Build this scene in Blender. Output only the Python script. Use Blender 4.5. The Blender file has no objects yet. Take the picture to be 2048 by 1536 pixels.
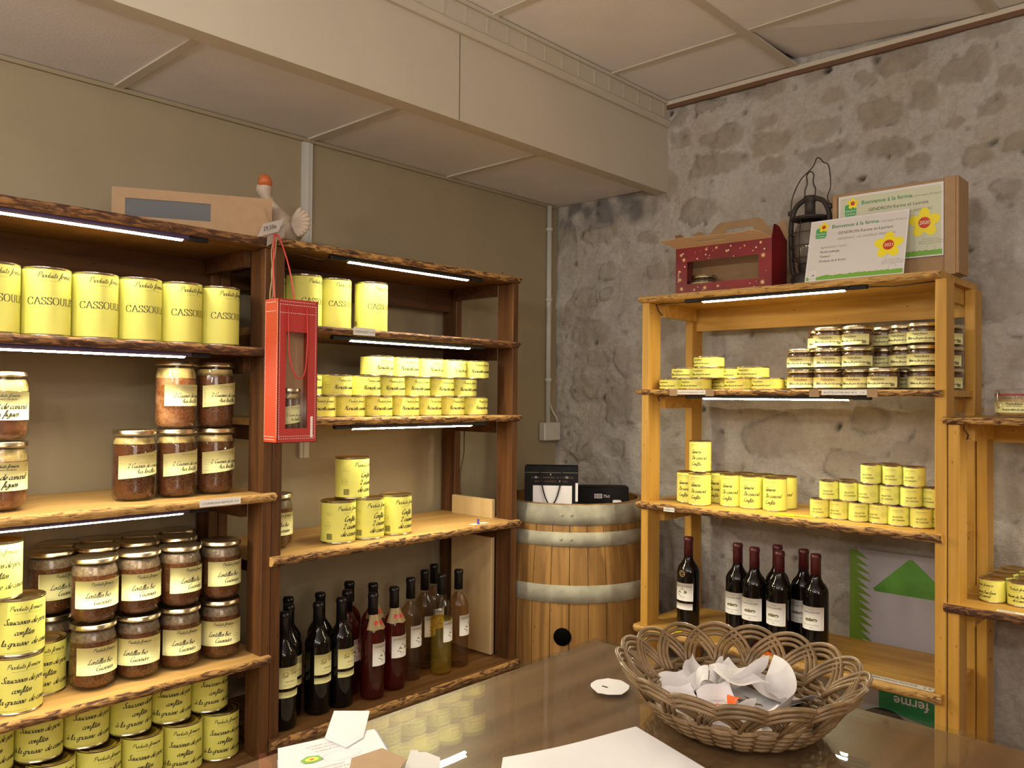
import bpy, math, random
from math import sin, cos, pi, radians as rad, hypot, atan2, exp, floor
from mathutils import Vector, Matrix, noise

# ------------------------------------------------------------------ camera, light, exposure
SC = bpy.context.scene
COL = SC.collection
cam_d = bpy.data.cameras.new('camera'); cam = bpy.data.objects.new('camera', cam_d); COL.objects.link(cam)
cam_d.sensor_width = 36; cam_d.lens = 1645.86/2048*36; cam_d.clip_start = .02
cam.matrix_world = (Matrix.Translation((2.27, -2.73, 1.45)) @
    Matrix(((.73378726, .00380806, .67936864), (.67931978, -.017351, -.73363723), (.00899399, .99984221, -.01531883))).to_4x4())
SC.camera = cam
SC.view_settings.view_transform = 'Standard'; SC.view_settings.look = 'None'
SC.view_settings.gamma = 1; SC.view_settings.use_curve_mapping = False
SC.view_settings.exposure = 0.24
W = bpy.data.worlds.new('room_air'); SC.world = W; W.use_nodes = True
W.node_tree.nodes['Background'].inputs[0].default_value = (1, .82, .62, 1)
W.node_tree.nodes['Background'].inputs[1].default_value = .05
SPOTS = [(1.15, -3.15), (1.95, -3.15), (2.75, -3.15), (1.15, -4.3), (2.1, -4.3), (3.0, -4.3)]
for i, (x, y) in enumerate(SPOTS):
    l = bpy.data.lights.new('ceiling_lamp', 'POINT'); l.energy = 15; l.color = (1, .935, .88); l.shadow_soft_size = .05
    o = bpy.data.objects.new('ceiling_lamp_light', l); o.location = (x, y, 1.98); COL.objects.link(o)
side_fill_d = bpy.data.lights.new('added_side_fill', 'AREA'); side_fill_d.shape = 'RECTANGLE'; side_fill_d.size = 1.4; side_fill_d.size_y = 1.2; side_fill_d.energy = 26; side_fill_d.color = (1, .88, .80)  # added fill from the right, stands for no known window
o = bpy.data.objects.new('added_side_fill', side_fill_d); o.location = (4.4, -3.2, 1.9); o.rotation_euler = (rad(90), 0, rad(90)); COL.objects.link(o)
LED_POWER = 240.0

# ------------------------------------------------------------------ materials
MATS = {}
def nmat(name):
    m = bpy.data.materials.new(name); m.use_nodes = True
    return m, m.node_tree.nodes, m.node_tree.links, m.node_tree.nodes['Principled BSDF']
def flat(name, c, rough=.6, metal=0, coat=0, spec=.5, var=0, scale=30, bump=0, bscale=200):
    if name in MATS: return MATS[name]
    m, N, L, b = nmat(name)
    b.inputs['Base Color'].default_value = (*c, 1); b.inputs['Roughness'].default_value = rough
    b.inputs['Metallic'].default_value = metal; b.inputs['Coat Weight'].default_value = coat
    b.inputs['Coat Roughness'].default_value = .05
    b.inputs['Specular IOR Level'].default_value = spec
    tc = N.new('ShaderNodeTexCoord')
    if var:
        n = N.new('ShaderNodeTexNoise'); n.inputs['Scale'].default_value = scale; n.inputs['Detail'].default_value = 4
        L.new(tc.outputs['Object'], n.inputs['Vector'])
        r = N.new('ShaderNodeValToRGB'); r.color_ramp.elements[0].position = .3; r.color_ramp.elements[1].position = .7
        r.color_ramp.elements[0].color = (*[v*(1-var) for v in c], 1); r.color_ramp.elements[1].color = (*[min(1, v*(1+var)) for v in c], 1)
        L.new(n.outputs['Fac'], r.inputs['Fac']); L.new(r.outputs['Color'], b.inputs['Base Color'])
    if bump:
        n = N.new('ShaderNodeTexNoise'); n.inputs['Scale'].default_value = bscale; n.inputs['Detail'].default_value = 3
        L.new(tc.outputs['Object'], n.inputs['Vector'])
        bp = N.new('ShaderNodeBump'); bp.inputs['Strength'].default_value = bump; bp.inputs['Distance'].default_value = .002
        L.new(n.outputs['Fac'], bp.inputs['Height']); L.new(bp.outputs['Normal'], b.inputs['Normal'])
    MATS[name] = m; return m
def wood(name, c0, c1, axis=0, rough=.5, scale=6, knots=True):
    """grain running along the object's own axis"""
    m, N, L, b = nmat(name)
    tc = N.new('ShaderNodeTexCoord'); mp = N.new('ShaderNodeMapping')
    s = [scale*6]*3; s[axis] = scale*.35; mp.inputs['Scale'].default_value = s
    L.new(tc.outputs['Object'], mp.inputs['Vector'])
    n = N.new('ShaderNodeTexNoise'); n.inputs['Scale'].default_value = 1.; n.inputs['Detail'].default_value = 6; n.inputs['Distortion'].default_value = .6
    L.new(mp.outputs[0], n.inputs['Vector'])
    r = N.new('ShaderNodeValToRGB'); e = r.color_ramp.elements
    e[0].position = .32; e[1].position = .68; e[0].color = (*c0, 1); e[1].color = (*c1, 1)
    L.new(n.outputs['Fac'], r.inputs['Fac']); out = r.outputs['Color']
    if knots:
        mp2 = N.new('ShaderNodeMapping'); s2 = [9]*3; s2[axis] = 3.2; mp2.inputs['Scale'].default_value = s2
        L.new(tc.outputs['Object'], mp2.inputs['Vector'])
        v = N.new('ShaderNodeTexVoronoi'); L.new(mp2.outputs[0], v.inputs['Vector'])
        r2 = N.new('ShaderNodeValToRGB'); r2.color_ramp.elements[0].position = .03; r2.color_ramp.elements[1].position = .10
        r2.color_ramp.elements[0].color = (.25, .16, .1, 1); r2.color_ramp.elements[1].color = (1, 1, 1, 1)
        L.new(v.outputs['Distance'], r2.inputs['Fac'])
        mx = N.new('ShaderNodeMixRGB'); mx.blend_type = 'MULTIPLY'; mx.inputs[0].default_value = .8
        L.new(out, mx.inputs[1]); L.new(r2.outputs[0], mx.inputs[2]); out = mx.outputs[0]
    L.new(out, b.inputs['Base Color']); b.inputs['Roughness'].default_value = rough; b.inputs['Specular IOR Level'].default_value = .22
    bp = N.new('ShaderNodeBump'); bp.inputs['Strength'].default_value = .15; bp.inputs['Distance'].default_value = .002
    L.new(n.outputs['Fac'], bp.inputs['Height']); L.new(bp.outputs['Normal'], b.inputs['Normal'])
    MATS[name] = m; return m
def bark(name, c_dark, c_mid, c_light, thr=.5):
    m, N, L, b = nmat(name)
    tc = N.new('ShaderNodeTexCoord'); mp = N.new('ShaderNodeMapping'); mp.inputs['Scale'].default_value = (20, 60, 95)
    L.new(tc.outputs['Object'], mp.inputs['Vector'])
    n = N.new('ShaderNodeTexNoise'); n.inputs['Scale'].default_value = 1; n.inputs['Detail'].default_value = 7; n.inputs['Roughness'].default_value = .62; n.inputs['Distortion'].default_value = 1.2
    L.new(mp.outputs[0], n.inputs['Vector'])
    r = N.new('ShaderNodeValToRGB'); e = r.color_ramp.elements
    e[0].position = thr-.09; e[0].color = (*c_dark, 1); e[1].position = thr+.07; e[1].color = (*c_light, 1)
    k = e.new(thr-.02); k.color = (*c_mid, 1)
    L.new(n.outputs['Fac'], r.inputs['Fac']); L.new(r.outputs[0], b.inputs['Base Color'])
    b.inputs['Roughness'].default_value = .75
    bp = N.new('ShaderNodeBump'); bp.inputs['Strength'].default_value = 1; bp.inputs['Distance'].default_value = .009
    L.new(n.outputs['Fac'], bp.inputs['Height']); L.new(bp.outputs['Normal'], b.inputs['Normal'])
    MATS[name] = m; return m
def thin_glass(name, tint=(1, 1, 1), gloss=.08, refl=1.45):
    m = bpy.data.materials.new(name); m.use_nodes = True; N = m.node_tree.nodes; L = m.node_tree.links
    N.clear(); o = N.new('ShaderNodeOutputMaterial'); mx = N.new('ShaderNodeMixShader')
    t = N.new('ShaderNodeBsdfTransparent'); t.inputs[0].default_value = (*tint, 1)
    g = N.new('ShaderNodeBsdfGlossy'); g.inputs['Roughness'].default_value = gloss
    f = N.new('ShaderNodeFresnel'); ge = N.new('ShaderNodeNewGeometry'); mr = N.new('ShaderNodeMapRange')
    mr.inputs['To Min'].default_value = refl; mr.inputs['To Max'].default_value = 1/refl
    L.new(ge.outputs['Backfacing'], mr.inputs[0]); L.new(mr.outputs[0], f.inputs['IOR'])
    L.new(f.outputs[0], mx.inputs[0]); L.new(t.outputs[0], mx.inputs[1]); L.new(g.outputs[0], mx.inputs[2]); L.new(mx.outputs[0], o.inputs[0])
    MATS[name] = m; return m
def emit_mat(name, c, s, dots=False):
    m = bpy.data.materials.new(name); m.use_nodes = True; N = m.node_tree.nodes; L = m.node_tree.links
    N.clear(); o = N.new('ShaderNodeOutputMaterial'); e = N.new('ShaderNodeEmission')
    e.inputs[0].default_value = (*c, 1); e.inputs[1].default_value = s
    if dots:
        tc = N.new('ShaderNodeTexCoord'); w = N.new('ShaderNodeTexWave'); w.inputs['Scale'].default_value = 1/.0165/ (20/ (2*pi)) * 1.0
        w.bands_direction = 'X'; L.new(tc.outputs['Object'], w.inputs['Vector'])
        mr = N.new('ShaderNodeMapRange'); mr.inputs['To Min'].default_value = s*.35; mr.inputs['To Max'].default_value = s*1.65
        L.new(w.outputs['Fac'], mr.inputs[0]); L.new(mr.outputs[0], e.inputs[1])
    L.new(e.outputs[0], o.inputs[0]); MATS[name] = m; return m
def grain_mat(name, c0, c1, c2, scale=260, rough=.25, coat=.6):
    """cooked lentils / beans in sauce: small speckled grains"""
    m, N, L, b = nmat(name)
    tc = N.new('ShaderNodeTexCoord'); v = N.new('ShaderNodeTexVoronoi'); v.inputs['Scale'].default_value = scale
    L.new(tc.outputs['Object'], v.inputs['Vector'])
    n = N.new('ShaderNodeTexNoise'); n.inputs['Scale'].default_value = 28; n.inputs['Detail'].default_value = 3; L.new(tc.outputs['Object'], n.inputs['Vector'])
    r = N.new('ShaderNodeValToRGB'); e = r.color_ramp.elements; e[0].position = .0; e[1].position = .7
    e[0].color = (*c1, 1); e[1].color = (*c0, 1); L.new(v.outputs['Distance'], r.inputs['Fac'])
    mx = N.new('ShaderNodeMixRGB'); mx.inputs[2].default_value = (*c2, 1); r2 = N.new('ShaderNodeValToRGB'); r2.color_ramp.elements[0].position = .5; r2.color_ramp.elements[1].position = .68
    L.new(n.outputs['Fac'], r2.inputs['Fac']); L.new(r2.outputs[0], mx.inputs[0]); L.new(r.outputs[0], mx.inputs[1])
    L.new(mx.outputs[0], b.inputs['Base Color']); b.inputs['Roughness'].default_value = rough; b.inputs['Coat Weight'].default_value = coat
    MATS[name] = m; return m

Mpaper = flat('yellow_label_paper', (.80, .78, .165), .62, var=.03, scale=18)
Mcream = flat('cream_label_paper', (.76, .73, .33), .62, var=.03, scale=18)
Mwhite = flat('white_label_paper', (.78, .76, .70), .6)
Mink = flat('black_ink', (.035, .03, .02), .6)
Mink2 = flat('grey_ink', (.20, .18, .10), .6)
Mtin = flat('tinplate', (.62, .58, .50), .22, metal=1)
Mgold = flat('gold_lacquer', (.66, .50, .22), .28, metal=1)
Mlid = flat('pale_gold_lid', (.72, .62, .42), .25, metal=1)
Mglass = thin_glass('clear_glass', (.97, .98, .96), .03, 1.5)
Mfilm = thin_glass('clear_film', (.96, .95, .94), .12, 1.25)
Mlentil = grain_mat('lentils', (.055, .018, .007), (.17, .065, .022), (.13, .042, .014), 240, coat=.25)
Mcanard_lit = grain_mat('lit_duck_in_lentils', (.18, .06, .018), (.34, .14, .045), (.42, .20, .09), 170)  # brighter copy of the jar contents, strip light put into the colour
Mrillet = grain_mat('potted_meat', (.06, .028, .018), (.16, .08, .04), (.20, .10, .05), 120, coat=.25)
Mfig = grain_mat('duck_breast', (.16, .06, .025), (.26, .10, .045), (.34, .17, .08), 60)
Mfat = flat('yellow_duck_fat', (.48, .35, .13), .4, var=.45, scale=45, coat=.2)
Mfoam = flat('pale_grey_condensation', (.15, .10, .06), .4, var=.5, scale=130, coat=.2)
Mpine = wood('honey_pine', (.47, .245, .04), (.60, .345, .075), 2, .42)
Mpine_x = wood('honey_pine_board', (.47, .25, .045), (.62, .37, .085), 0, .42)
Mred = wood('reddish_dark_wood', (.060, .025, .010), (.145, .062, .020), 2, .45)
Mred_x = wood('reddish_dark_board', (.05, .020, .008), (.10, .042, .014), 0, .45)
Mshelf = wood('oak_shelf', (.44, .25, .075), (.58, .36, .125), 0, .5)
Mshelfd = wood('brown_shelf', (.12, .055, .017), (.23, .115, .035), 0, .5)
Mbark = bark('rough_bark_edge', (.075, .03, .015), (.24, .115, .04), (.58, .33, .10), .50)
Mbarkd = bark('dark_bark_edge', (.07, .028, .015), (.14, .055, .02), (.32, .15, .05), .53)
Mbarkl = bark('light_bark_edge', (.14, .055, .025), (.46, .25, .07), (.66, .40, .13), .44)
Mply = wood('pale_plywood', (.56, .40, .19), (.66, .49, .25), 2, .5, 4, False)
Mcounter = wood('dark_counter_wood', (.17, .088, .042), (.29, .155, .078), 1, .35, 3, False)
Mwall = flat('cream_wall_panel', (.335, .272, .168), .5, var=.04, scale=6, bump=.12, bscale=350)
Mtile = flat('white_ceiling_tile', (.83, .79, .77), .7, var=.03, scale=5, bump=.25, bscale=120)
Mbar = flat('beige_ceiling_bar', (.60, .54, .44), .55)
Mfascia = flat('cream_fascia', (.53, .475, .375), .5, var=.03, scale=4)
Mpvc = flat('white_plastic', (.58, .56, .50), .4)
Mblack = flat('black_plastic', (.012, .011, .012), .45, spec=.2)
Mviolet = flat('dark_violet_plastic', (.05, .03, .09), .4)
Mled = emit_mat('led_light', (1, .90, .65), LED_POWER)
Mledd = emit_mat('led_dots', (1, .90, .67), LED_POWER, True)
Mcable = flat('brown_cable', (.06, .03, .015), .5)
Mfloor = flat('tiled_floor', (.42, .33, .25), .5, var=.2, scale=3)
Mkraft = flat('kraft_card', (.36, .225, .11), .65, var=.06, scale=40)
Mkraftl = flat('pale_kraft_and_film_sheen', (.60, .40, .22), .65)
Mredcard = flat('dark_red_card', (.19, .008, .012), .42, var=.35, scale=7)
Mredbag = flat('red_paper_bag', (.42, .026, .022), .5)
Morbag = flat('orange_red_paper_bag', (.40, .045, .013), .5)
Mthread = flat('white_print', (.78, .72, .70), .6)
Mcordr = flat('red_cord', (.55, .03, .02), .5)
Mtwine = flat('twine', (.36, .24, .12), .85, bump=.6, bscale=900)
Mstonefig = flat('weathered_white_ceramic', (.45, .36, .27), .6, var=.25, scale=22)
Mbeak = flat('orange_beak', (.50, .12, .03), .5)
Mwhitep = flat('white_paper', (.72, .70, .70), .6)
Mcert = flat('certificate_paper', (.66, .64, .62), .5)
Mcertg = flat('pale_green_paper', (.58, .60, .44), .5)
Mgreen = flat('leaf_green_print', (.18, .42, .05), .55)
Mgreent = flat('green_lettering', (.03, .25, .09), .55)
Myel = flat('petal_yellow_print', (.85, .72, .02), .5)
Mredp = flat('badge_red_print', (.55, .05, .02), .5)
Mgold2 = flat('gold_star_print', (.72, .48, .20), .5)
Miron = flat('rusty_black_iron', (.035, .026, .022), .6, var=.4, scale=50, bump=.4)
Mhoop = flat('galvanised_hoop', (.29, .275, .21), .62, metal=0, var=.28, scale=16, spec=.25)
Mwick = flat('brown_wicker', (.18, .108, .045), .42, var=.35, scale=30, coat=.15)
Mlilac = flat('pale_lilac_board', (.40, .38, .41), .35)
Mreceipt = flat('receipt_paper', (.72, .69, .68), .6)
Mblue = flat('pale_blue_paper', (.42, .50, .80), .6)
Mredwine = flat('dark_wine_glass', (.004, .003, .003), .05, spec=.45)
Mcaps = flat('black_capsule', (.008, .007, .008), .3, spec=.35)
Mcapr = flat('burgundy_capsule', (.075, .010, .013), .35)

# ------------------------------------------------------------------ mesh helpers
class MB:
    def __init__(s): s.v = []; s.f = []; s.m = []; s.sm = []; s.mats = []
    def mi(s, mat):
        if mat not in s.mats: s.mats.append(mat)
        return s.mats.index(mat)
    def add(s, vs, fs, mat, smooth=False):
        k = len(s.v); s.v += [tuple(p) for p in vs]; i = s.mi(mat)
        for f in fs: s.f.append([k+q for q in f]); s.m.append(i); s.sm.append(smooth)
        return s
    def box(s, x0, x1, y0, y1, z0, z1, mat, rot=None):
        vs = [(x, y, z) for x in (x0, x1) for y in (y0, y1) for z in (z0, z1)]
        if rot: vs = [tuple(rot @ Vector(p)) for p in vs]
        return s.add(vs, [(0, 1, 3, 2), (4, 6, 7, 5), (0, 4, 5, 1), (2, 3, 7, 6), (0, 2, 6, 4), (1, 5, 7, 3)], mat)
    def cbox(s, x0, x1, y0, y1, z0, z1, mat, b=.003):
        """box with chamfered vertical and horizontal edges"""
        xs = (x0, x0+b, x1-b, x1); ys = (y0, y0+b, y1-b, y1)
        ring = [(xs[1], ys[0]), (xs[2], ys[0]), (xs[3], ys[1]), (xs[3], ys[2]), (xs[2], ys[3]), (xs[1], ys[3]), (xs[0], ys[2]), (xs[0], ys[1])]
        cx, cy = (x0+x1)/2, (y0+y1)/2
        def sh(k): return [(p[0]+(b if p[0] < cx else -b)*k, p[1]+(b if p[1] < cy else -b)*k) for p in ring]
        L = [(sh(1), z0), (ring, z0+b), (ring, z1-b), (sh(1), z1)]
        vs = [(p[0], p[1], z) for r, z in L for p in r]; fs = [tuple(range(7, -1, -1)), tuple(range(24, 32))]
        for l in range(3):
            for i in range(8): j = (i+1) % 8; fs.append((l*8+i, l*8+j, l*8+8+j, l*8+8+i))
        return s.add(vs, fs, mat)
    def lathe(s, prof, mat, n=40, c=(0, 0, 0), cap0=False, cap1=False, smooth=True, a0=0, a1=2*pi):
        full = abs(a1-a0-2*pi) < 1e-6; m = n if full else n+1
        vs = [(c[0]+r*cos(a0+(a1-a0)*i/n), c[1]+r*sin(a0+(a1-a0)*i/n), c[2]+z) for r, z in prof for i in range(m)]
        fs = []
        for k in range(len(prof)-1):
            for i in range(n):
                j = (i+1) % m; fs.append((k*m+i, k*m+j, k*m+m+j, k*m+m+i))
        if cap0: fs.append(tuple(range(m-1, -1, -1)))
        if cap1: q = (len(prof)-1)*m; fs.append(tuple(range(q, q+m)))
        return s.add(vs, fs, mat, smooth)
    def tube(s, pts, r, mat, n=8, closed=False, smooth=True, rr=None, caps=True):
        P = [Vector(p) for p in pts]; N = len(P); vs = []; up = Vector((0, 0, 1))
        pn = None
        for i, p in enumerate(P):
            t = (P[(i+1) % N]-P[i-1]) if closed else (P[min(i+1, N-1)]-P[max(i-1, 0)])
            if t.length < 1e-9: t = Vector((1, 0, 0))
            t.normalize()
            if pn is None:
                a = up if abs(t.z) < .9 else Vector((1, 0, 0)); nn = t.cross(a).normalized()
            else:
                nn = (pn-t*pn.dot(t)); nn = nn.normalized() if nn.length > 1e-6 else t.orthogonal().normalized()
            pn = nn; bb = t.cross(nn); q = r if rr is None else rr[i]
            vs += [tuple(p+nn*(q*cos(2*pi*k/n))+bb*(q*sin(2*pi*k/n))) for k in range(n)]
        fs = []
        for i in range(N if closed else N-1):
            j = (i+1) % N
            for k in range(n): fs.append((i*n+k, i*n+(k+1) % n, j*n+(k+1) % n, j*n+k))
        if not closed and caps: fs.append(tuple(range(n-1, -1, -1))); fs.append(tuple(range((N-1)*n, N*n)))
        return s.add(vs, fs, mat, smooth)
    def sheet(s, fn, nu, nv, mat, th=.0004, smooth=True, back=None):
        """fn(u,v)->point, closed thin sheet of thickness th"""
        P = [[Vector(fn(i/nu, j/nv)) for j in range(nv+1)] for i in range(nu+1)]
        A = []; B = []
        for i in range(nu+1):
            for j in range(nv+1):
                du = P[min(i+1, nu)][j]-P[max(i-1, 0)][j]; dv = P[i][min(j+1, nv)]-P[i][max(j-1, 0)]
                nn = du.cross(dv); nn = nn.normalized() if nn.length > 1e-12 else Vector((0, 0, 1))
                A.append(tuple(P[i][j]+nn*th/2)); B.append(tuple(P[i][j]-nn*th/2))
        w = nv+1; k = len(A); fs = []; fb = []
        for i in range(nu):
            for j in range(nv):
                a = i*w+j; fs.append((a, a+w, a+w+1, a+1)); fb.append((a, a+1, a+w+1, a+w))
        s.add(A, fs, mat, smooth); s.add(B, fb, back or mat, smooth)
        ring = [i*w for i in range(nu+1)]+[nu*w+j for j in range(1, w)]+[i*w+nv for i in range(nu-1, -1, -1)]+[j for j in range(nv-1, 0, -1)]
        n = len(ring); s.add([A[r] for r in ring]+[B[r] for r in ring], [(i, n+i, n+(i+1) % n, (i+1) % n) for i in range(n)], mat)
        return s
    def mesh(s, name):
        me = bpy.data.meshes.new(name); me.from_pydata(s.v, [], s.f)
        for m in s.mats: me.materials.append(m)
        me.polygons.foreach_set('material_index', s.m); me.polygons.foreach_set('use_smooth', s.sm); me.update()
        return me
    def build(s, name, parent=None, loc=None, rz=0):
        o = bpy.data.objects.new(name, s.mesh(name)); COL.objects.link(o)
        if parent: o.parent = parent
        if loc: o.location = loc
        o.rotation_euler.z = rz
        return o
def fix(o):
    """consistent outward normals"""
    import bmesh
    bm = bmesh.new(); bm.from_mesh(o.data); bmesh.ops.recalc_face_normals(bm, faces=bm.faces[:]); bm.to_mesh(o.data); bm.free(); return o
def empty(name, loc, rz=0, label=None, cat=None, group=None):
    o = bpy.data.objects.new(name, None); COL.objects.link(o); o.location = loc; o.rotation_euler.z = rz; o.empty_display_size = .02
    return tag(o, label, cat, group)
def tag(o, label=None, cat=None, group=None, kind=None):
    if label: o['label'] = label
    if cat: o['category'] = cat
    if group: o['group'] = group
    if kind: o['kind'] = kind
    return o
def copy_tree(o, parent=None):
    c = o.copy(); COL.objects.link(c)
    if parent is not None: c.parent = parent
    for ch in list(o.children): copy_tree(ch, c)
    return c
PROTO = {}
def put(kind, loc, rz, label, group=None):
    fn, used = PROTO[kind]
    if used is None: o = fn(); PROTO[kind] = (fn, o)
    else:
        o = copy_tree(used)
        if 'group' in o.keys(): del o['group']
    o.location = loc; o.rotation_euler = (0, 0, rz); o['label'] = label
    if group: o['group'] = group
    return o

# ------------------------------------------------------------------ lettering
CUR = {'a': "6,5 4,6 1,4 0,1.5 1.5,0 4,1.5 6,5.5|6,6 5.3,1.5 6.2,0 8,1.5;7.6", 'b': "0,1 2,6 3.2,11.5 2.2,12.5 1,9 .5,2 1.5,0 4,.6 5,3.2 4,5.6 2,4.6;6.2",
'c': "5,4.8 4,6 1.5,5 0,2 1.5,0 3.5,.3 5.5,2;5.2", 'd': "5.5,5 4,6 1,4.4 0,1.6 1.5,0 4,1.5 6,6|7.2,12.5 5.6,2 6.4,0 8,1.5;7.6",
'e': "0,2.5 3,3 4.6,4.6 3.6,6 1.5,5.2 0,2.5 .8,.4 2.6,0 5,2;4.8", 'f': "0,.5 3,4 5.5,11 5,12.6 3.8,12 2.4,4 1,-4.5 .2,-4.6 .6,-2 4.5,2;4.4",
'g': "5.5,5 4,6 1,4.4 0,1.6 1.5,0 4,1.5 6,6|6,6 4.5,-3.5 2.5,-5 .8,-3.8 3,-1.5 7.5,1.5;7", 'h': "0,1 3,8 3.4,12 2.4,12.4 1,5 .4,0|.4,0 2,4.6 4,6 5,4.6 4.2,1.2 5,0 6.6,1.5;6.3",
'i': "1.6,6 .8,1.6 1.6,0 3.4,1.5|2.3,8.6 2.7,9.3;3.2", 'l': "0,1 2.8,7 3.4,12 2.4,12.4 1,5 .9,1.2 1.8,0 3.6,1.5;3.4",
'm': "0,6 1,5.4 .4,0|.4,0 1.8,4.6 3.4,6 4,4.6 3.4,0|3.4,0 4.8,4.6 6.4,6 7.2,4.6 6.4,1.2 7.2,0 8.8,1.5;8.5", 'n': "0,6 1,5.4 .4,0|.4,0 2,4.6 4,6 4.8,4.6 4,1.2 4.8,0 6.4,1.5;6.1",
'o': "3.5,6 1,4.8 0,2 1.5,0 4,.8 5,3.6 3.5,6 4.5,4.6 6.4,5;5.8", 'p': "1,6 .8,4 -.6,-5|.2,0 2,5 4,6 5,4 3.8,.8 1.6,0 .4,1;6",
'r': "0,4.6 1.4,6.4 1.8,5.2 4.2,5.4 3.6,1.4 4.2,0 5.8,1.5;5.4", 's': "0,1.5 3,6.6 3.8,3.4 3.4,.8 1.6,0 .4,.8|3.4,.6 5.6,1.8;5",
't': "2.6,11 1.2,1.6 2,0 4,1.5|0,7.6 4.4,8;3.8", 'u': "1,6 .4,1.6 1.4,0 3.4,1.4 5,6|5,6 4.5,1.4 5.3,0 7,1.5;6.6", 'x': "0,5 1.2,6 4,0 5.6,1|5,6 .2,0;5.4",
'P': "2.5,12 1.4,5 0,0|-1,9 1.5,12.4 5,13 7.6,11 6.4,7.6 3,6.2;7", 'L': "6,11.6 4.6,12.8 3,10 2.4,4 .8,.6 -.4,1 1,1.6 4,.2 7,.2 8.4,1.6;7.8",
'C': "7,11 5.6,13 2,10 .4,4 2,.4 4.6,.4 7.4,3;7", 'S': "7,11 5,13 2.6,11 4,8 5.4,4 3.6,.4 .6,.4 -.4,2.4;7", 'H': "0,10 2,12.4 1.4,4 0,0|7,12.8 5.6,6 5.4,.6 7.4,1|1.4,6 6,6.6;8",
'M': "0,0 1.6,6 2.6,12|2.6,12 4.4,2|4.4,2 8.6,12|8.6,12 7.8,1 9.4,.8;9.4", 'G': "7,11 5.4,13 2,10 .4,4 2,.4 4.6,1 6.4,5.4|4,5.6 7,5.8 5.8,-1 3,-3;7.4",
'D': "3,12 2,0|0,1 4,0 8,4 7,10 3,13 0,11;8.6", 'A': "0,0 3,6 6,12.6|6,12.6 6.2,1 7.6,.8|1.8,5 6.4,5.2;8", 'F': "0,11 3,12.6 8,12.4|4.6,12.4 3.4,2 2,0 .4,.8|1.6,6.6 6,7;6.6",
'B': "2.5,12 1.4,5 0,0|-1,10 2,12.6 6,12.6 6.4,9 2.4,6.8|2.4,6.8 7,6 6.6,1 1,.2;7.6", 'R': "2.5,12 1.4,5 0,0|-1,9 1.5,12.4 5,13 7.6,11 6.4,7.6 3,6.2|3,6.2 6.4,0 8,1;7.6",
'2': "0,9 2,12 4.6,11.4 5,9 3,4.6 .4,.6|.4,.6 6,.4;7", ' ': ";4", "'": "1,12 .6,10;2", '-': "0,4 3,4;4"}
CUR['à'] = CUR['a'].split(';')[0]+"|2.4,10.6 4,8.4;7.6"
CUR['é'] = CUR['e'].split(';')[0]+"|3,8 4.8,10.4;4.8"
SER = {'C': "8.6,9 8,11 5.6,12 2.2,11 .6,8.4 .4,4.6 2,1.2 5,0 8,1 9,3;10|8.6,12 8.6,8.6", 'A': "!5.2,12.2 .9,0|!5.2,12.2 9.6,0|!2.4,4.4 8,4.4|!-.4,.2 2.4,.2|!7.8,.2 11.2,.2;11",
'S': "6.2,9.2 5.4,11.4 3.2,12 1,10.8 .8,8.4 2.6,6.8 5.4,5.2 6.6,3.2 5.6,.8 3,0 1,.8 .4,3|!6.2,12 6.2,9|!.4,0 .4,3;7.8", 'O': "5,12 1.6,10.6 .4,6 1.6,1.4 5,0 8.4,1.4 9.6,6 8.4,10.6 5,12;10.6",
'U': "!1.8,12 1.8,4|1.8,5 2,2 4.6,0 7.4,1.2 8.2,4|!8.2,4 8.2,12|!0,11.8 3.6,11.8|!6.6,11.8 9.8,11.8;10.4", 'L': "!1.8,12 1.8,0|!0,11.8 3.8,11.8|!0,.2 7.6,.2|!7.6,.2 8,3;8.4",
'E': "!1.8,12 1.8,0|!0,11.8 7.6,11.8|!0,.2 7.8,.2|!1.8,6.2 5.8,6.2|!7.5,11.8 7.5,9.4|!7.7,.2 8.1,3|!5.8,7.6 5.8,4.8;8.8", 'T': "!4.6,12 4.6,0|!.2,11.8 9,11.8|!.3,11.8 .1,9|!8.9,11.8 9.1,9|!3,.2 6.2,.2;9.6",
'R': "!1.8,12 1.8,0|0,11.8 4,11.8 7,11 7.4,8.6 5.6,6.6 1.8,6.2|!4.6,6.2 8.6,0|!0,.2 3.6,.2|!7.6,.2 9.8,.2;9.6", 'I': "!2,12 2,0|!.2,11.8 3.8,11.8|!.2,.2 3.8,.2;4.6",
'D': "!1.8,12 1.8,0|0,11.8 4.6,11.8 8.6,10 9.2,6 8.4,2 4.6,.2 0,.2;10.4", 'N': "!1.8,12 1.8,0|!1.6,12 8.4,0|!8.4,0 8.4,12|!0,.2 3.6,.2|!6.8,11.8 10,11.8;10.6", ' ': ";5"}
SER['C'] = "8.6,9 8,11 5.6,12 2.2,11 .6,8.4 .4,4.6 2,1.2 5,0 8,1 9,3|!8.6,12 8.6,8.6;10"
def smooth_pts(p, n=4):
    if len(p) < 3: return p
    o = []
    for i in range(len(p)-1):
        a = p[max(i-1, 0)]; b = p[i]; c = p[i+1]; d = p[min(i+2, len(p)-1)]
        for k in range(n):
            t = k/n; f = lambda q: .5*((2*b[q])+(-a[q]+c[q])*t+(2*a[q]-5*b[q]+4*c[q]-d[q])*t*t+(-a[q]+3*b[q]-3*c[q]+d[q])*t**3)
            o.append(tuple(f(q) for q in range(len(a))))
    o.append(p[-1]); return o
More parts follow.
